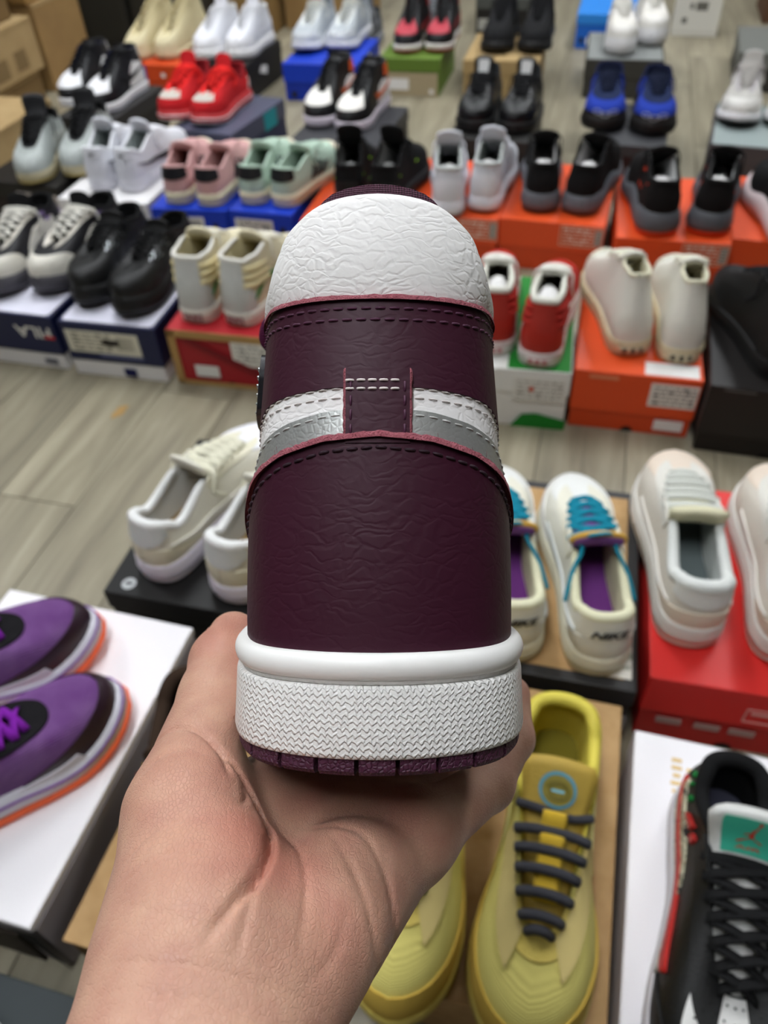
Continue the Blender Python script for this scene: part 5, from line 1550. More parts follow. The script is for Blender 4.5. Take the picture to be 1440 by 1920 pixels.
# black box with a pale label
t = thing('shoe_box', 'black box with a pale tag behind the matt black trainers', 'box', (.50, 3.755, 0), a)
d = (.22, .3, .13)
obj('base', box_mesh('base', .002, d[0] - .002, .002, d[1] - .002, 0, d[2] - .003, .002), BLACKB, t)
obj('lid', box_mesh('lid', 0, d[0], 0, d[1], .09, d[2], .002), paper('#4a4c48'), t)
label_sticker(t, d, 'f', .05, .035, .07, .04, seed=21, bars=False, base='#b5b4ac')
t_p, d_p = BOX_OBJ['darkP']
label_sticker(t_p, d_p, 'f', d_p[0] * .72, .066, .125, .062, base='#b9aea8', ink='#3a2226', seed=31, bars=False, outline='#d6cfca')
# grey mesh shoes on the floor behind the green box
st = dict(ST['tanI']); st.update(upper=fabric('#5d5f63'), mid=rubber('#8a8c90'), out=rubber('#6a6c70'), laces=fabric('#9a9ca0'), lining=fabric('#3d3f42'))
st['over'] = [('toe_guard', leather('#77797c')), ('eyestay', leather('#6c6e72')), ('heel_counter', leather('#6a6c70'))]
for (x, y, r, nm, sd) in ((.075, 3.78, 163, 'grey mesh shoe on the floor at the blue box side of the green box', -1), (.385, 3.93, 160, 'grey mesh shoe on the floor behind the green box', 1)):
    root = thing('trainer', nm, 'shoe', (x, y, .0006), math.radians(r), 'grey mesh shoes on the floor')
    make_parts(Shoe(L=.29, side=sd, **st['geo']), root, st)

# a scrap of brown paper on the planks
r_ = random.Random(12)
vt = [(.011 * (1 + .35 * r_.uniform(-1, 1)) * math.cos(a), .020 * (1 + .3 * r_.uniform(-1, 1)) * math.sin(a), .0012 + .0008 * r_.random()) for a in np.linspace(0, 2 * math.pi, 12, endpoint=False)]
vt2 = [(x, y, .0004) for x, y, z in vt]
sc = obj('paper_scrap', new_mesh('paper_scrap', vt + vt2, [tuple(range(12)), tuple(range(12, 24))[::-1]] + [(i, 12 + i, 12 + (i + 1) % 12, (i + 1) % 12) for i in range(12)], False), mat('scrap', '#a8854f', .8))
tag(sc, 'small brown paper scrap lying on the floor planks', 'scrap')
sc.location = (-0.507, 1.232, 0)
sc.rotation_euler = (0, 0, -.5)

# ================================================================== the plum and white high-top held up in the hand
ROOT_M = Matrix(((RIGHT.x, FWD.x, UP.x, 0), (RIGHT.y, FWD.y, UP.y, 0), (RIGHT.z, FWD.z, UP.z, 0), (0, 0, 0, 1)))
HELD_POS = CAM_POS + FWD * 0.195 + UP * (-0.0659) + RIGHT * (-0.0017)
held = thing('high_top_sneaker', 'plum leather high-top with white collar and silver side mark, held up by its heel', 'shoe')
held.matrix_world = Matrix.Translation(HELD_POS) @ ROOT_M

def tumbled(key, c, rough, strength, fine=.15, scale=230.0, coat=0.0, aniso=(0.6, 1.0, 1.5), spec=.5):
    m = bpy.data.materials.new(key); m.use_nodes = True
    nt = m.node_tree; b = nt.nodes['Principled BSDF']
    b.inputs['Base Color'].default_value = lin(c); b.inputs['Roughness'].default_value = rough
    b.inputs['Specular IOR Level'].default_value = spec; b.inputs['Coat Weight'].default_value = coat; b.inputs['Coat Roughness'].default_value = .4
    tc = nt.nodes.new('ShaderNodeTexCoord')
    mp = nt.nodes.new('ShaderNodeMapping'); mp.inputs['Scale'].default_value = aniso
    nz = nt.nodes.new('ShaderNodeTexNoise'); nz.inputs['Scale'].default_value = 90; nz.inputs['Detail'].default_value = 3
    mx = nt.nodes.new('ShaderNodeVectorMath'); mx.operation = 'MULTIPLY_ADD'; mx.inputs[1].default_value = (.010, .010, .010)
    nt.links.new(tc.outputs['Object'], nz.inputs['Vector']); nt.links.new(nz.outputs['Color'], mx.inputs[0])
    nt.links.new(tc.outputs['Object'], mx.inputs[2]); nt.links.new(mx.outputs[0], mp.inputs['Vector'])
    v = nt.nodes.new('ShaderNodeTexVoronoi'); v.feature = 'DISTANCE_TO_EDGE'; v.inputs['Scale'].default_value = scale
    nt.links.new(mp.outputs[0], v.inputs['Vector'])
    mr = nt.nodes.new('ShaderNodeMapRange'); mr.inputs['From Max'].default_value = .22; mr.interpolation_type = 'SMOOTHSTEP'
    nt.links.new(v.outputs['Distance'], mr.inputs['Value'])
    # creases come and go over the hide
    n3 = nt.nodes.new('ShaderNodeTexNoise'); n3.inputs['Scale'].default_value = 38; n3.inputs['Detail'].default_value = 2
    nt.links.new(tc.outputs['Object'], n3.inputs['Vector'])
    m3 = nt.nodes.new('ShaderNodeMapRange'); m3.inputs['From Min'].default_value = .25; m3.inputs['From Max'].default_value = .60
    nt.links.new(n3.outputs['Fac'], m3.inputs['Value'])
    ml = nt.nodes.new('ShaderNodeMath'); ml.operation = 'MULTIPLY'
    nt.links.new(mr.outputs[0], ml.inputs[0]); nt.links.new(m3.outputs[0], ml.inputs[1])
    n2 = nt.nodes.new('ShaderNodeTexNoise'); n2.inputs['Scale'].default_value = 900; n2.inputs['Detail'].default_value = 3
    nt.links.new(tc.outputs['Object'], n2.inputs['Vector'])
    ad = nt.nodes.new('ShaderNodeMath'); ad.operation = 'MULTIPLY_ADD'; ad.inputs[1].default_value = fine
    nt.links.new(n2.outputs['Fac'], ad.inputs[0]); nt.links.new(ml.outputs[0], ad.inputs[2])
    bp = nt.nodes.new('ShaderNodeBump'); bp.inputs['Strength'].default_value = strength; bp.inputs['Distance'].default_value = .0006
    nt.links.new(ad.outputs[0], bp.inputs['Height']); nt.links.new(bp.outputs['Normal'], b.inputs['Normal'])
    return m
PLUM = '#370e22'
M_PLUM = tumbled('plum_leather', PLUM, .56, .15, spec=.3)
M_PLUM2 = tumbled('plum_leather_smooth', PLUM, .58, .12, spec=.3)
M_WHT = tumbled('white_tumbled_leather', '#eae8e6', .6, .32, scale=280)
M_WHT2 = tumbled('white_quarter_leather', '#e8e5e4', .6, .28, scale=300)
M_RAW = mat('raw_leather_edge', '#8d4752', .95, None, scale=1800, bump=.9, color2='#a35c66', mixscale=500)
M_SILV = mat('silver_leather', '#b4b6b4', .46, 'leather', metal=.7, scale=600, bump=.08)
M_THR = mat('plum_thread', '#4a1e3a', .6); M_THRD = mat('dark_thread', '#2a1020', .7); M_THRW = mat('white_thread', '#e2d9d6', .5)
M_MESHP = mat('plum_mesh', '#57183a', .85, 'weave', scale=420, bump=1.0)
M_OUT = mat('plum_rubber', '#461a34', .62, 'leather', scale=800, bump=.5)
M_WR = mat('white_rubber', '#ecebe8', .45, None, scale=300, bump=.05)
M_CLEAR = mat('clear_stitch', '#d5d1cd', .25, None, scale=900, bump=.4)

def textured_rubber():
    m = bpy.data.materials.new('white_textured_rubber'); m.use_nodes = True
    nt = m.node_tree; b = nt.nodes['Principled BSDF']
    b.inputs['Base Color'].default_value = lin('#eae9e6'); b.inputs['Roughness'].default_value = .42
    uv = nt.nodes.new('ShaderNodeUVMap'); uv.uv_map = 'UVMap'
    sp = nt.nodes.new('ShaderNodeSeparateXYZ'); nt.links.new(uv.outputs[0], sp.inputs[0])
    def mth(op, a, bb=None, c=None):
        n = nt.nodes.new('ShaderNodeMath'); n.operation = op
        for i, q in enumerate((a, bb, c)):
            if q is None: continue
            if isinstance(q, (int, float)): n.inputs[i].default_value = q
            else: nt.links.new(q, n.inputs[i])
        return n.outputs[0]
    u, v = sp.outputs[0], sp.outputs[1]
    T = 2 * math.pi
    nz = nt.nodes.new('ShaderNodeTexNoise'); nz.inputs['Scale'].default_value = .45; nz.inputs['Detail'].default_value = 1
    nt.links.new(uv.outputs[0], nz.inputs['Vector'])
    ph = mth('MULTIPLY', nz.outputs['Fac'], 7.0)
    zig = mth('PINGPONG', mth('ADD', u, mth('MULTIPLY', ph, .15)), .5)           # zig-zag across
    row = mth('ADD', v, mth('MULTIPLY', zig, 1.1))
    h1 = mth('SINE', mth('MULTIPLY', row, T))
    h2 = mth('SINE', mth('ADD', mth('MULTIPLY', u, T * 1.0), ph))
    h3 = mth('SINE', mth('MULTIPLY', v, T * .5))
    h = mth('ADD', mth('MULTIPLY', h1, .6), mth('MULTIPLY', mth('MULTIPLY', h2, h3), .7))
    mr = nt.nodes.new('ShaderNodeMapRange'); mr.inputs['From Min'].default_value = -.25; mr.inputs['From Max'].default_value = .75; mr.interpolation_type = 'SMOOTHSTEP'
    nt.links.new(h, mr.inputs['Value'])
    bp = nt.nodes.new('ShaderNodeBump'); bp.inputs['Strength'].default_value = .75; bp.inputs['Distance'].default_value = .0005
    nt.links.new(mr.outputs[0], bp.inputs['Height']); nt.links.new(bp.outputs['Normal'], b.inputs['Normal'])
    return m
M_TEX = textured_rubber()

HS = Shoe(L=.285, side=-1, sole_h=.0300, sole_t=.027, spring=.010, hw=1.07, bw=1.0, collar=.1175, dip=.108, eye=.113, ye=.34, yt=.70, zt=.046, tw=.027, tb=.046,
          open_w=.104, lean=.034, bulge=.0012, asym=.03, flare=.0052)
HS.spring_heel = 0
HS.tz = _spline(UK, None)(np.array([.1175, .1158, .1112, .1035, .098, .106, .104, .088, .068, .054, .047, .046]), False)
HS.zbot = lambda y: HS.spring * np.clip((np.clip(y / HS.L, 0, 1) - .68) / .32, 0, 1) ** 2
s = HS
obj('upper', s.upper(nu=128, nv=40), M_PLUM, held)
NU = 160
uu = np.linspace(-1, 1, NU, endpoint=False)
def sole_part(name, rows, m, uvscale=None, parent=held, cap=False):
    vt, f = s.sole_rings([(o, (lambda z: (lambda y, u: s.zbot(y) + z))(z)) for o, z in rows], nu=NU, cap=cap)
    if uvscale:
        vt = np.vstack([vt, vt[0::NU][:len(rows)]])            # seam column
        base = NU * len(rows)
        f2 = []
        for q in f:
            if any(i % NU == NU - 1 for i in q) and any(i % NU == 0 for i in q):
                q = tuple((base + i // NU) if i % NU == 0 else i for i in q)
            f2.append(q)
        ring = vt[:NU]
        arc = np.concatenate([[0], np.cumsum(np.linalg.norm(np.diff(np.vstack([ring, ring[:1]]), axis=0), axis=1))])
        uvs = np.zeros((len(vt), 2))
        for k in range(len(rows)):
            uvs[k * NU:(k + 1) * NU, 0] = arc[:NU] / uvscale
            uvs[base + k, 0] = arc[NU] / uvscale
            uvs[k * NU:(k + 1) * NU, 1] = rows[k][1] / uvscale
            uvs[base + k, 1] = rows[k][1] / uvscale
        return obj(name, new_mesh(name, vt, f2, True, uvs), m, parent)
    return obj(name, new_mesh(name, vt, f), m, parent)
fl = s.flare
sole_part('outsole', [(-.012, .0005), (-.0025, .0005), (-.0025, .0056), (-.0125, .0056)], M_OUT, cap=True)
mid_o = sole_part('midsole', [(-.004, .0050), (fl + .0001, .0050), (fl + .0012, .0055), (fl + .0014, .0066), (fl + .0011, .0130), (fl + .0008, .0215), (fl + .0006, .0225), (fl - .0002, .0230), (-.006, .0230)], M_TEX, .0016, cap=False)
sole_part('stitch_groove', [(-.006, .0232), (fl - .0006, .0232), (fl - .0006, .0255), (-.006, .0255)], M_CLEAR, parent=mid_o)
rim = [(-.004, .0243)] + [(fl - .0012 + .0026 * math.cos(a), .0275 + .0034 * math.sin(a)) for a in np.linspace(-1.45, 1.6, 11)] + [(-.004, .0312)]
sole_part('midsole_rim', rim, M_WR, parent=mid_o)
# tread blocks round the edge of the outsole
perim_u = np.linspace(-1, 1, 2001)
px, py, _, _ = s.outline(perim_u)
arc = np.concatenate([[0], np.cumsum(np.hypot(np.diff(px), np.diff(py)))])
nl = int(arc[-1] / .0092)
nl += (nl % 2 == 0)
for k in range(nl):
    a0, a1 = arc[-1] * (k + .06) / nl, arc[-1] * (k + .94) / nl
    ub = np.interp(np.linspace(a0, a1, 5), arc, perim_u)
    rows = [(-.011, .0), (-.001, .0), (fl - .0008, .0008), (fl + .0002, .0020), (fl + .0002, .0052), (-.011, .0052)]
    vt, f = [], []
    for off, z in rows:
        x, y, _, _ = s.outline(ub, off)
        vt += [(s.banana(a, b), b, s.zbot(np.clip(b, 0, s.L)) + z) for a, b in zip(x, y)]
    nr = len(rows)
    for r in range(nr):
        r2 = (r + 1) % nr
        for i in range(4):
            f.append((r * 5 + i, r * 5 + i + 1, r2 * 5 + i + 1, r2 * 5 + i))
    f.append(tuple(r * 5 for r in range(nr))[::-1]); f.append(tuple(r * 5 + 4 for r in range(nr)))
    obj('tread_block', new_mesh('tread_block', vt, f, False), M_OUT, held)

# --- heights of the seams as functions of u (distance round the heel)
def zc(u):        # top of heel counter
    return np.interp(np.abs(u), [0, .05, .10, .15, .20, .27, .36, .46], [.0850, .0838, .0804, .0746, .0680, .056, .044, .034])
def zs1(u):       # silver / white seam
    return np.interp(np.abs(u), [0, .05, .10, .15, .20, .27, .36, .46], [.0922, .0915, .0888, .0845, .079, .070, .058, .047])
def zw(u):        # top of white quarter
    return np.interp(np.abs(u), [0, .05, .10, .15, .20, .27, .36, .46], [.0995, .0992, .0980, .0960, .093, .087, .075, .050])
ZCOL = .1212      # top edge of the plum collar panel
def uz(u, z):
    u = np.asarray(u, float)
    return np.stack([u, s.vz(u, z)], -1)
def sew(name, curve, m, length=.0028, gap=.0009, r=.00035, off=.0026, parent=held, wob=0.0):
    """row of stitches along a (u, v) curve"""
    curve = np.asarray(curve)
    p = s.S(curve[:, 0], curve[:, 1]); n = s.N(curve[:, 0], curve[:, 1])
    p = p + n * off
    d = np.concatenate([[0], np.cumsum(np.linalg.norm(np.diff(p, axis=0), axis=1))])
    g = Geo(); a = 0.0
    while a + length < d[-1]:
        t = np.array([a, a + length * .15, a + length * .5, a + length * .85, a + length])
        q = np.stack([np.interp(t, d, p[:, k]) for k in range(3)], -1)
        nn = np.stack([np.interp(t, d, n[:, k]) for k in range(3)], -1)
        q = q + nn * (np.array([-.0006, .0001, .0003, .0001, -.0006]))[:, None]
        g.add(*tube(q, r, 6))
        a += length + gap
    o = obj(name, g.mesh(name), m, parent)
    o['kind'] = 'stuff'
    return o
def raw_edge(name, curve, off0, off1, w=.0011, parent=held, fuzz=.0002, n=140):
    """raw cut edge of a hide: a little fuzzy lip along a (u, v) curve"""
    curve = np.asarray(curve)
    d = np.concatenate([[0], np.cumsum(np.linalg.norm(np.diff(curve * [1, .5], axis=0), axis=1))])
    t = np.linspace(0, d[-1], n)
    c = np.stack([np.interp(t, d, curve[:, k]) for k in (0, 1)], -1)
    p = s.S(c[:, 0], c[:, 1]); nn = s.N(c[:, 0], c[:, 1])
    tg = np.gradient(p, axis=0); tg /= np.linalg.norm(tg, axis=1)[:, None]
    up = np.cross(nn, tg); up *= np.sign(up[:, 2:3] + 1e-9)
    rr = random.Random(5)
    jit = np.array([rr.uniform(-1, 1) for _ in range(n)])[:, None] * fuzz
    jit2 = np.array([rr.uniform(-1, 1) for _ in range(n)])[:, None] * fuzz
    rings = [p + nn * off0 - up * w * .2, p + nn * off0 + up * (w * .7 + jit), p + nn * (off0 + off1) * .5 + up * (w + jit2), p + nn * off1 + up * (w * .6 + jit), p + nn * (off1 + .0001) - up * w * .4]
    vt = np.stack(rings, 1).reshape(-1, 3)
    f = [(i * 5 + k, i * 5 + k + 1, (i + 1) * 5 + k + 1, (i + 1) * 5 + k) for i in range(n - 1) for k in range(4)]
    f += [tuple(range(5)), tuple((n - 1) * 5 + k for k in range(5))[::-1]]
    o = obj(name, new_mesh(name, vt, f), M_RAW, parent)
    g = Geo()                     # loose fibres
    for k in range(60):
        i = rr.randrange(2, n - 2)
        b0 = p[i] + nn[i] * (off0 + (off1 - off0) * rr.random()) + up[i] * w * .8
        dr = up[i] * rr.uniform(.3, 1) + tg[i] * rr.uniform(-1, 1) + nn[i] * rr.uniform(-.2, .8)
        g.add(*tube([b0, b0 + dr * .0006, b0 + dr * rr.uniform(.0009, .0018)], .00005, 3))
    fo = obj('loose_fibres', g.mesh('loose_fibres'), M_RAW, o)
    fo['kind'] = 'stuff'
    return o

UE = .46
ug = np.linspace(-UE, UE, 61)
# white quarter band and silver swoosh tails
for sd in (1, -1):
    us_ = np.linspace(.008, UE, 40) * sd
    q = obj('quarter_panel', new_mesh('quarter_panel', *s.patch(uz(us_, zs1(us_) - .004), uz(us_, zw(us_)), .0010, 60, 8)), M_WHT2, held)
    sew('quarter_stitching', uz(us_, zw(us_) - .0018), mat('pale_thread', '#cfc7c4', .6), off=.0011, parent=q, r=.0002)
    sew('quarter_stitching', uz(us_, zw(us_) - .0042), mat('pale_thread', '#cfc7c4', .6), off=.0011, parent=q, r=.0002)
    w_ = obj('side_swoosh', new_mesh('side_swoosh', *s.patch(uz(us_, zc(us_) - .003), uz(us_, zs1(us_)), .0020, 60, 6)), M_SILV, held)
    sew('swoosh_stitching', uz(us_, zs1(us_) - .0013), mat('silver_thread', '#b9bab8', .4), off=.0019, parent=w_, r=.00025)
# plum collar panel with raw top edge and two seams
cp = obj('collar_panel', new_mesh('collar_panel', *s.patch(uz(ug, zw(ug) - .0015), uz(ug, np.full_like(ug, ZCOL)), .0016, 90, 12)), M_PLUM, held)
# white panel sits over it along its lower edge: fine raised edge
raw_edge('raw_edge', uz(ug, np.full_like(ug, ZCOL)), .0002, .0026, .0012, cp)
sew('collar_stitching', uz(ug, np.full_like(ug, ZCOL - .0026)), M_THR, off=.0016, parent=cp)
sew('collar_stitching', uz(ug, np.full_like(ug, ZCOL - .0056)), M_THR, off=.0016, parent=cp)
# padded white ankle collar
def puffy(lower, upper, ncol, nrow, off, name, m):
    vt, f = s.patch(lower, upper, 0.0, ncol, nrow)
    w = np.linspace(0, 1, nrow)
    a, b = np.asarray(lower), np.asarray(upper)
    return vt, f
up_ = np.linspace(-.45, .45, 81)
vlo = s.vz(up_, ZCOL - .0004)
nrow = 16
W = np.linspace(0, 1, nrow)
Ug = np.repeat(up_[:, None], nrow, 1); Vg = vlo[:, None] * (1 - W) + 1.0 * W
P3 = s.S(Ug, Vg); N3 = s.N(Ug, np.minimum(Vg, .985))
fade = np.clip((.45 - np.abs(up_)) / .08, 0, 1)[:, None] ** .5
offs = (.0024 * np.sin(np.clip(W * .95, 0, 1) * math.pi)[None] ** .7) * fade + .0002
P3 = P3 + N3 * offs[..., None]
top = P3[:, -1]
rad = np.array([0, 0, 1.0])
roll = []
inw = -N3[:, -1] * np.array([1, 1, 0]); inw /= np.linalg.norm(inw, axis=1)[:, None]
for a in np.linspace(0, math.pi, 7)[1:]:
    roll.append(top + inw * .0035 * (1 - math.cos(a)) + rad * .0035 * math.sin(a))
roll.append(top + inw * .0072 - rad * .006)
allp = np.concatenate([P3, np.stack(roll, 1)], 1)
nr2 = allp.shape[1]
f = [(i * nr2 + j, (i + 1) * nr2 + j, (i + 1) * nr2 + j + 1, i * nr2 + j + 1) for i in range(len(up_) - 1) for j in range(nr2 - 1)]
obj('ankle_collar', new_mesh('ankle_collar', allp.reshape(-1, 3), f), M_WHT, held)
# plum mesh lining rising inside the collar
li_me, flr = s.lining(nu=80)
lin_o = obj('lining', li_me, M_MESHP, held)
obj('insole', s.insole(flr), mat('plum_insole', '#4a1a34', .9), lin_o)
q = np.linspace(-.42, .42, 61)
pc = s.S(q, np.ones_like(q)) + np.stack([np.zeros_like(q), np.zeros_like(q), np.full_like(q, .0005)], -1)
nq = s.N(q, np.full_like(q, .97))
hin = nq * np.array([1, 1, 0]); hin /= np.linalg.norm(hin, axis=1)[:, None]
pc = pc - hin * .0125 + np.stack([np.zeros_like(q), np.zeros_like(q), .0035 * np.cos(q / .42 * math.pi / 2) ** .5], -1)
obj('lining_roll', new_mesh('lining_roll', *tube(pc, .0062, 10)), M_MESHP, lin_o)
# heel counter with raw edge and seam
uc = np.linspace(-.44, .44, 71)
hc = obj('heel_counter', new_mesh('heel_counter', *s.patch([(u, 0) for u in uc], uz(uc, zc(uc)), .0030, 110, 24)), M_PLUM, held)
raw_edge('raw_edge', uz(uc, zc(uc)), .0012, .0042, .0014, hc, n=200, fuzz=.00025)
sew('counter_stitching', uz(uc, zc(uc) - .0030), M_THRD, off=.0031, parent=hc, r=.0004)
# back tab between counter and collar
ut = np.linspace(-.030, .030, 9)
tabz0, tabz1 = .083, .1022
vv0 = s.vz(ut, tabz0); vv1 = s.vz(ut, tabz1)
tb = obj('heel_tab', new_mesh('heel_tab', *s.patch(np.stack([ut, vv0], -1), np.stack([ut, vv1], -1), .0034, 16, 14)), M_PLUM2, held)
for sd in (1, -1):
    zz = np.linspace(tabz0 + .002, tabz1, 14)
    cu = np.stack([np.full(14, .0305 * sd), np.array([s.vz(.0305 * sd, z)[0] for z in zz])], -1)
    p = s.S(cu[:, 0], cu[:, 1]) + s.N(cu[:, 0], cu[:, 1]) * .0022
    rr = random.Random(9 + sd)
    p = p + np.array([[rr.uniform(-1, 1) * .00015, 0, 0] for _ in range(14)])
    obj('raw_edge', new_mesh('raw_edge', *tube(p, .0007, 6, 2.0, normal=np.array([0, 1.0, 0]))), M_RAW, tb)
    cu2 = cu * [.82, 1]
    sew('tab_stitching', cu2, M_THR, off=.0034, parent=tb)
for z in (.0990, .0968):
    sew('tab_cross_stitching', np.stack([ut, s.vz(ut, z)], -1), M_THRW, length=.0022, gap=.0007, off=.0035, parent=tb, r=.00032)
# winged-ball emblem on the ankle
ue = np.linspace(-.245, -.335, 15)
em = obj('ankle_emblem', new_mesh('ankle_emblem', *s.patch(uz(ue, .0955 - .004 * np.cos(np.linspace(-1.5, 1.5, 15))), uz(ue, .1075 + .007 * np.cos(np.linspace(-1.5, 1.5, 15))), .0032, 24, 6)), gloss('#15151a', .25), held)
g = Geo()
for k in range(6):
    z = .096 + k * .0026
    cu = uz(np.linspace(-.25 - .004 * abs(k - 3), -.33 + .004 * abs(k - 3), 9), z)
    g.add(*tube(s.S(cu[:, 0], cu[:, 1]) + s.N(cu[:, 0], cu[:, 1]) * .0034, .0005, 5))
obj('emblem_lines', g.mesh('emblem_lines'), metalm('#b9bcbc', .3), em)
# front parts, hidden from behind but part of the shoe
tg = obj('tongue', s.tongue(tl=.034, ta=1.35, tww=1.25, thick=.008), M_MESHP, held)
obj('laces', s.laces(n=8, w=.0034, ends=False), fabric('#521c3c'), held)
overlay(s, held, ('eyestay', M_PLUM, dict(off=.0024)))
overlay(s, held, ('vamp', M_WHT2, dict(off=.0016)))
overlay(s, held, ('toe_guard', M_PLUM, dict(v=.34, off=.0022)))
for sd in (1, -1):       # small lace loops standing out at the top eyelets
    c = s.S(sd * .50, .97)
    g = Geo()
    g.add(*tube(catmull([c, c + np.array([sd * .010, -.006, .004]), c + np.array([sd * .013, -.002, -.004]), c + np.array([sd * .004, .004, -.008])], 6), .0022, 6, .7))
    obj('lace_loop', g.mesh('lace_loop'), fabric('#521c3c'), held)
# swoosh body running forward on both sides
for sd in (1, -1):
    obj('side_swoosh', new_mesh('side_swoosh', *s.side_patch([(.37, .033), (.46, .034), (.54, .036), (.62, .040), (.67, .048), (.69, .054)], [(.37, .048), (.46, .0465), (.52, .047), (.58, .0485), (.63, .051), (.69, .055)], sd, .0026, ncol=28, nrow=4)), M_SILV, held)

# ================================================================== the hand that holds it (one continuous skin)
# coordinates: x right, y forward from the lens, z up (in the tilted frame of the held shoe), metres
HAND_PALM = [   # tapered bones: a, b, ra, rb
    ((-.044, .150, -.1170), (-.066, -.100, -.150), .0185, .0290), ((-.033, .150, -.1180), (-.048, -.100, -.150), .0170, .0290),
    ((-.046, .160, -.1130), (-.0365, .243, -.0915), .0160, .0125), ((-.040, .158, -.1150), (-.0165, .249, -.1000), .0155, .0125),
    ((-.036, .158, -.1160), (-.001, .245, -.1010), .0155, .0122), ((-.034, .158, -.1160), (.009, .234, -.0985), .0145, .0112),
    ((-.034, .164, -.1130), (-.009, .210, -.0975), .0140, .0125), ((-.047, .163, -.1110), (-.0540, .210, -.0845), .0180, .0148),
    ((-.042, .176, -.1000), (-.0445, .196, -.0920), .0205, .0180), ((-.050, .216, -.0850), (-.038, .240, -.0930), .0115, .0120),
    ((-.030, .238, -.0930), (.004, .238, -.0985), .0110, .0110)]
HAND_DIGITS = [
    [((-.0540, .210, -.0800), .0148), ((-.0545, .248, -.0590), .0106), ((-.0545, .262, -.0505), .0106), ((-.0532, .2735, -.0440), .0088)],     # thumb
    [((-.0365, .243, -.0915), .0120), ((-.0140, .280, -.0860), .0095), ((.0040, .305, -.0785), .0085), ((.0180, .318, -.0752), .0075)],
    [((-.0165, .247, -.1000), .0120), ((.0100, .298, -.0930), .0095), ((.0370, .335, -.0830), .0083), ((.0480, .352, -.0640), .0076)],
    [((-.001, .245, -.1000), .0118), ((.0280, .290, -.0945), .0092), ((.0465, .318, -.0810), .0082), ((.0492, .330, -.0560), .0075)],
    [((.009, .234, -.0985), .0110), ((.0360, .268, -.0945), .0085), ((.0480, .290, -.0850), .0078), ((.0500, .303, -.0715), .0072)]]
PALM_N = np.array([0, -.361, .932]); PALM_E2 = np.array([0, .932, .361]); PALM_O = np.array([-.02, .19, -.0836])
# skin creases as polylines in palm-plane coordinates (across, along), depth and width
CREASES = [
    ([(-0.0280, 0.0295), (-0.0214, 0.0260), (-0.0148, 0.0201), (-0.0099, 0.0103), (-0.0084, -0.0003), (-0.0089, -0.0100), (-0.0110, -0.0181), (-0.0139, -0.0249), (-0.0163, -0.0300)], 0.0022, 0.0010),
    ([(-0.0462, 0.0355), (-0.0351, 0.0343), (-0.0254, 0.0276), (-0.0215, 0.0201)], 0.0017, 0.0008),
    ([(-0.0187, 0.0233), (-0.0165, 0.0161), (-0.0172, 0.0103)], 0.0009, 0.0006),
    ([(-0.0098, 0.0222), (-0.0017, 0.0067), (0.0014, -0.0085), (0.0015, -0.0242)], 0.0007, 0.0008),
    ([(0.0027, 0.0201), (0.0114, 0.0031), (0.0175, -0.0100), (0.0194, -0.0216)], 0.0006, 0.0010),
    ([(-0.0035, 0.0243), (0.0064, 0.0181), (0.0158, 0.0122), (0.0220, -0.0003), (0.0210, -0.0069)], 0.0007, 0.0009),
    ([(0.0221, 0.0181), (0.0203, 0.0094), (0.0226, -0.0003), (0.0263, -0.0069)], 0.0004, 0.0010),
    ([(-0.0401, -0.0188), (-0.0281, -0.0255), (-0.0159, -0.0293)], 0.0004, 0.0005),
    ([(-0.0420, -0.0069), (-0.0349, -0.0003), (-0.0250, 0.0022)], 0.0004, 0.0006),
    ([(-0.0409, -0.0145), (-0.0323, -0.0100), (-0.0205, -0.0069)], 0.0004, 0.0006),
    ([(-0.0371, -0.0330), (-0.0222, -0.0354), (-0.0060, -0.0351), (0.0089, -0.0318)], 0.0006, 0.0007),
    ([(-0.0362, -0.0388), (-0.0208, -0.0410), (-0.0030, -0.0410), (0.0093, -0.0376)], 0.0005, 0.0006),
    ([(-0.0104, -0.0069), (-0.0093, -0.0216), (-0.0107, -0.0330)], 0.0005, 0.0008),
    ([(0.0113, -0.0100), (0.0083, -0.0216), (0.0023, -0.0318)], 0.0004, 0.0008),
    ([(-0.0449, 0.0181), (-0.0372, 0.0243), (-0.0277, 0.0243)], 0.0005, 0.0006),
]


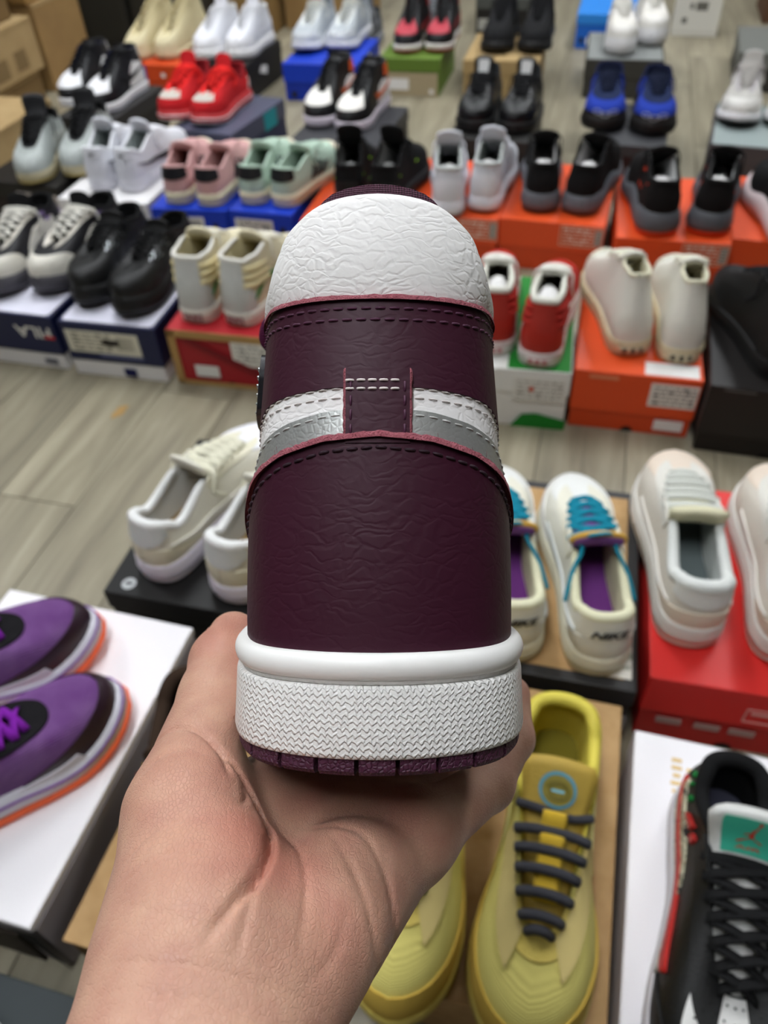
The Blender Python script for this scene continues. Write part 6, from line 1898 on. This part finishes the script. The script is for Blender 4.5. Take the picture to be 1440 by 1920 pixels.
def _cone(P, a, b, ra, rb):
    a = np.asarray(a, np.float32); b = np.asarray(b, np.float32)
    pa = P - a; ba = b - a
    h = np.clip(pa @ ba / float(ba @ ba), 0, 1)
    d = pa - h[..., None] * ba
    return np.sqrt((d * d).sum(-1)) - (ra + (rb - ra) * h)
def _smin(a, b, k):
    h = np.clip(.5 + .5 * (b - a) / k, 0, 1)
    return b * (1 - h) + a * h - k * h * (1 - h)
def hand_field(P):
    d = None
    for a, b, ra, rb in HAND_PALM:
        c = _cone(P, a, b, ra, rb)
        d = c if d is None else _smin(d, c, .010)
    digits = None
    for ch in HAND_DIGITS:
        f_ = None
        for (p, r), (q, t) in zip(ch[:-1], ch[1:]):
            c = _cone(P, p, q, r, t)
            f_ = c if f_ is None else _smin(f_, c, .004)
        digits = f_ if digits is None else _smin(digits, f_, .0015)
    d = _smin(d, digits, .009)
    X = (P[..., 0] - PALM_O[0]).astype(np.float32)
    rel = P - PALM_O.astype(np.float32)
    Y = rel @ PALM_E2.astype(np.float32); H = rel @ PALM_N.astype(np.float32)
    near = (np.abs(d) < .004) & (H > -.03)
    idx = np.nonzero(near)
    x, y = X[idx], Y[idx]
    add = np.zeros_like(x)
    for poly, depth, wid in CREASES:
        poly = catmull(np.array(poly), 4).astype(np.float32)
        best = np.full_like(x, 1e9)
        tbest = np.zeros_like(x)
        m = len(poly) - 1
        for i in range(m):
            a, b = poly[i], poly[i + 1]
            ab = b - a
            t = np.clip(((x - a[0]) * ab[0] + (y - a[1]) * ab[1]) / (ab @ ab + 1e-12), 0, 1)
            q = (x - a[0] - t * ab[0]) ** 2 + (y - a[1] - t * ab[1]) ** 2
            c = q < best
            best[c] = q[c]; tbest[c] = (i + t[c]) / m
        taper = np.sin(np.clip(tbest, 0.02, .98) * math.pi) ** .5
        add += depth * taper * np.exp(-best / (wid * wid))
    d[idx] += add
    return d
def surface_nets(lo, hi, res):
    n = (np.ceil((np.array(hi) - np.array(lo)) / res / 8) * 8).astype(int)
    ax = [lo[k] + res * np.arange(n[k], dtype=np.float32) for k in range(3)]
    V = np.empty(tuple(n), np.float32)
    B = 8
    nb = n // B
    bc = [lo[k] + res * (np.arange(nb[k], dtype=np.float32) * B + (B - 1) / 2) for k in range(3)]
    gc = np.stack(np.meshgrid(*bc, indexing='ij'), -1).astype(np.float32)
    cf = hand_field(gc)
    V[:] = cf.repeat(B, 0).repeat(B, 1).repeat(B, 2)
    act_b = np.argwhere(np.abs(cf) < res * B * .95 + .002)
    r8 = np.arange(B)
    for c0 in range(0, len(act_b), 1500):
        q = act_b[c0:c0 + 1500]
        ix = (q[:, None, :] * B + np.stack(np.meshgrid(r8, r8, r8, indexing='ij'), -1).reshape(1, -1, 3)).reshape(-1, 3)
        pts = np.stack([ax[k][ix[:, k]] for k in range(3)], -1).astype(np.float32)
        V[ix[:, 0], ix[:, 1], ix[:, 2]] = hand_field(pts)
    ins = V < 0
    cnt = np.zeros(tuple(n - 1), np.int8)
    for dx in (0, 1):
        for dy in (0, 1):
            for dz in (0, 1):
                cnt += ins[dx:n[0] - 1 + dx, dy:n[1] - 1 + dy, dz:n[2] - 1 + dz]
    act = (cnt > 0) & (cnt < 8)
    ci = np.argwhere(act)
    vid = np.full(tuple(n - 1), -1, np.int64); vid[act] = np.arange(len(ci))
    acc = np.zeros((len(ci), 3)); num = np.zeros(len(ci))
    corners = [(a, b, c) for a in (0, 1) for b in (0, 1) for c in (0, 1)]
    for a in corners:
        for k in range(3):
            if a[k]: continue
            b = list(a); b[k] = 1
            va = V[ci[:, 0] + a[0], ci[:, 1] + a[1], ci[:, 2] + a[2]]; vb = V[ci[:, 0] + b[0], ci[:, 1] + b[1], ci[:, 2] + b[2]]
            cr = (va < 0) != (vb < 0)
            t = np.where(cr, va / (va - vb + 1e-12), 0)
            p = np.tile(np.array(a, float), (len(ci), 1)); p[:, k] += t
            acc[cr] += p[cr]; num[cr] += 1
    verts = (ci + acc / num[:, None]) * res + np.array(lo)
    faces = []
    for k in range(3):
        o1, o2 = (k + 1) % 3, (k + 2) % 3
        sl = [slice(1, n[q] - 1) for q in range(3)]
        sl[k] = slice(0, n[k] - 1)
        sa = ins[tuple(sl)]
        sl2 = list(sl); sl2[k] = slice(1, n[k])
        sb = ins[tuple(sl2)]
        e = np.argwhere(sa != sb)
        st_ = np.array([s_.start for s_ in sl])
        base = e + st_
        flip = sa[tuple(e.T)]
        def c(d1, d2):
            q = base.copy(); q[:, o1] -= d1; q[:, o2] -= d2
            return vid[q[:, 0], q[:, 1], q[:, 2]]
        quad = np.stack([c(1, 1), c(0, 1), c(0, 0), c(1, 0)], -1)
        quad[~flip] = quad[~flip][:, ::-1]
        faces.append(quad[(quad >= 0).all(1)])
    return verts, np.concatenate(faces)

hv, hf = surface_nets((-.115, -.145, -.195), (.072, .368, -.028), .0009)
ORG = np.array([-.035, .155, -.115])
def skin_material():
    m = bpy.data.materials.new('skin'); m.use_nodes = True
    nt = m.node_tree; b = nt.nodes['Principled BSDF']
    b.inputs['Roughness'].default_value = .46
    b.inputs['Specular IOR Level'].default_value = .45
    b.inputs['Subsurface Weight'].default_value = .12
    b.inputs['Subsurface Radius'].default_value = (.006, .0025, .0015)
    b.inputs['Subsurface Scale'].default_value = .6
    tc = nt.nodes.new('ShaderNodeTexCoord')
    at = nt.nodes.new('ShaderNodeAttribute'); at.attribute_name = 'flush'
    n = nt.nodes.new('ShaderNodeTexNoise'); n.inputs['Scale'].default_value = 85; n.inputs['Detail'].default_value = 5
    nt.links.new(tc.outputs['Object'], n.inputs['Vector'])
    mr = nt.nodes.new('ShaderNodeMapRange'); mr.inputs['From Min'].default_value = .35; mr.inputs['From Max'].default_value = .7
    nt.links.new(n.outputs['Fac'], mr.inputs['Value'])
    mix = nt.nodes.new('ShaderNodeMix'); mix.data_type = 'RGBA'
    mix.inputs['A'].default_value = lin('#c79c85'); mix.inputs['B'].default_value = lin('#b88876')
    nt.links.new(mr.outputs[0], mix.inputs['Factor'])
    mix2 = nt.nodes.new('ShaderNodeMix'); mix2.data_type = 'RGBA'
    mix2.inputs['B'].default_value = lin('#b96f60')
    nt.links.new(mix.outputs['Result'], mix2.inputs['A']); nt.links.new(at.outputs['Fac'], mix2.inputs['Factor'])
    nt.links.new(mix2.outputs['Result'], b.inputs['Base Color'])
    # fine skin lines: stretched voronoi plus pores
    mp = nt.nodes.new('ShaderNodeMapping'); mp.inputs['Scale'].default_value = (1.0, .55, 1.0); mp.inputs['Rotation'].default_value = (0, 0, .6)
    nt.links.new(tc.outputs['Object'], mp.inputs['Vector'])
    v = nt.nodes.new('ShaderNodeTexVoronoi'); v.feature = 'DISTANCE_TO_EDGE'; v.inputs['Scale'].default_value = 1000
    nt.links.new(mp.outputs[0], v.inputs['Vector'])
    m2 = nt.nodes.new('ShaderNodeMapRange'); m2.inputs['From Max'].default_value = .12
    nt.links.new(v.outputs['Distance'], m2.inputs['Value'])
    mp2 = nt.nodes.new('ShaderNodeMapping'); mp2.inputs['Scale'].default_value = (3.2, .8, 1.0); mp2.inputs['Rotation'].default_value = (0, 0, .75)
    nt.links.new(tc.outputs['Object'], mp2.inputs['Vector'])
    w = nt.nodes.new('ShaderNodeTexNoise'); w.inputs['Scale'].default_value = 110; w.inputs['Detail'].default_value = 5
    nt.links.new(mp2.outputs[0], w.inputs['Vector'])
    ad = nt.nodes.new('ShaderNodeMath'); ad.operation = 'MULTIPLY_ADD'; ad.inputs[1].default_value = 2.6
    nt.links.new(w.outputs['Fac'], ad.inputs[0]); nt.links.new(m2.outputs[0], ad.inputs[2])
    bp = nt.nodes.new('ShaderNodeBump'); bp.inputs['Strength'].default_value = .42; bp.inputs['Distance'].default_value = .0003
    nt.links.new(ad.outputs[0], bp.inputs['Height']); nt.links.new(bp.outputs['Normal'], b.inputs['Normal'])
    return m
hand_me = new_mesh('hand', hv - ORG, hf)
# warmer skin over the ball of the thumb, the finger pads and the edge of the palm
fl_ = np.zeros(len(hv), np.float32)
for c, r, k in (((-.030, .190, -.082), .016, .75), ((-.048, .205, -.075), .014, .35), ((-.053, .262, -.045), .014, .55), ((.006, .225, -.085), .016, .35), ((-.02, .235, -.085), .014, .35),
                ((.049, .32, -.06), .02, .6), ((-.012, .178, -.095), .016, .3), ((.016, .31, -.07), .02, .5)):
    fl_ = np.maximum(fl_, k * np.exp(-((hv - np.array(c)) ** 2).sum(1) / (r * r)))
at_ = hand_me.attributes.new('flush', 'FLOAT', 'POINT'); at_.data.foreach_set('value', fl_)
person = obj('person', hand_me, skin_material())
tag(person, 'bare left hand and forearm holding up the plum and white high-top from below', 'person')
person.matrix_world = Matrix.Translation(CAM_POS) @ ROOT_M @ Matrix.Translation(Vector(ORG.tolist()))
# thumb nail
g = Geo()
c0 = np.array([-.0532, .2705, -.0455]) - ORG
ax_l = np.array([.02, .85, .50]); ax_l /= np.linalg.norm(ax_l)
nn_ = np.array([-.80, .28, -.22]); nn_ -= ax_l * (nn_ @ ax_l); nn_ /= np.linalg.norm(nn_)
sd_ = np.cross(ax_l, nn_)
vt = []; na_, nb_ = 9, 9
for i in range(na_):
    for j in range(nb_):
        a = -.0055 + .0125 * i / (na_ - 1); q = (-1 + 2 * j / (nb_ - 1)) * .62
        rr_ = .0099 - .10 * max(0, a - .002) * 1.0
        e = 1 - .35 * max(0, (a - .004) / .003) ** 2 * abs(q) if a > .004 else 1
        vt.append(c0 + ax_l * a + rr_ * (math.cos(q * e) * nn_ + math.sin(q * e) * sd_))
fc = [(i * nb_ + j, (i + 1) * nb_ + j, (i + 1) * nb_ + j + 1, i * nb_ + j + 1) for i in range(na_ - 1) for j in range(nb_ - 1)]
g.add(vt, fc)
obj('thumb_nail', g.mesh('thumb_nail'), mat('nail', '#d0a593', .3), person)
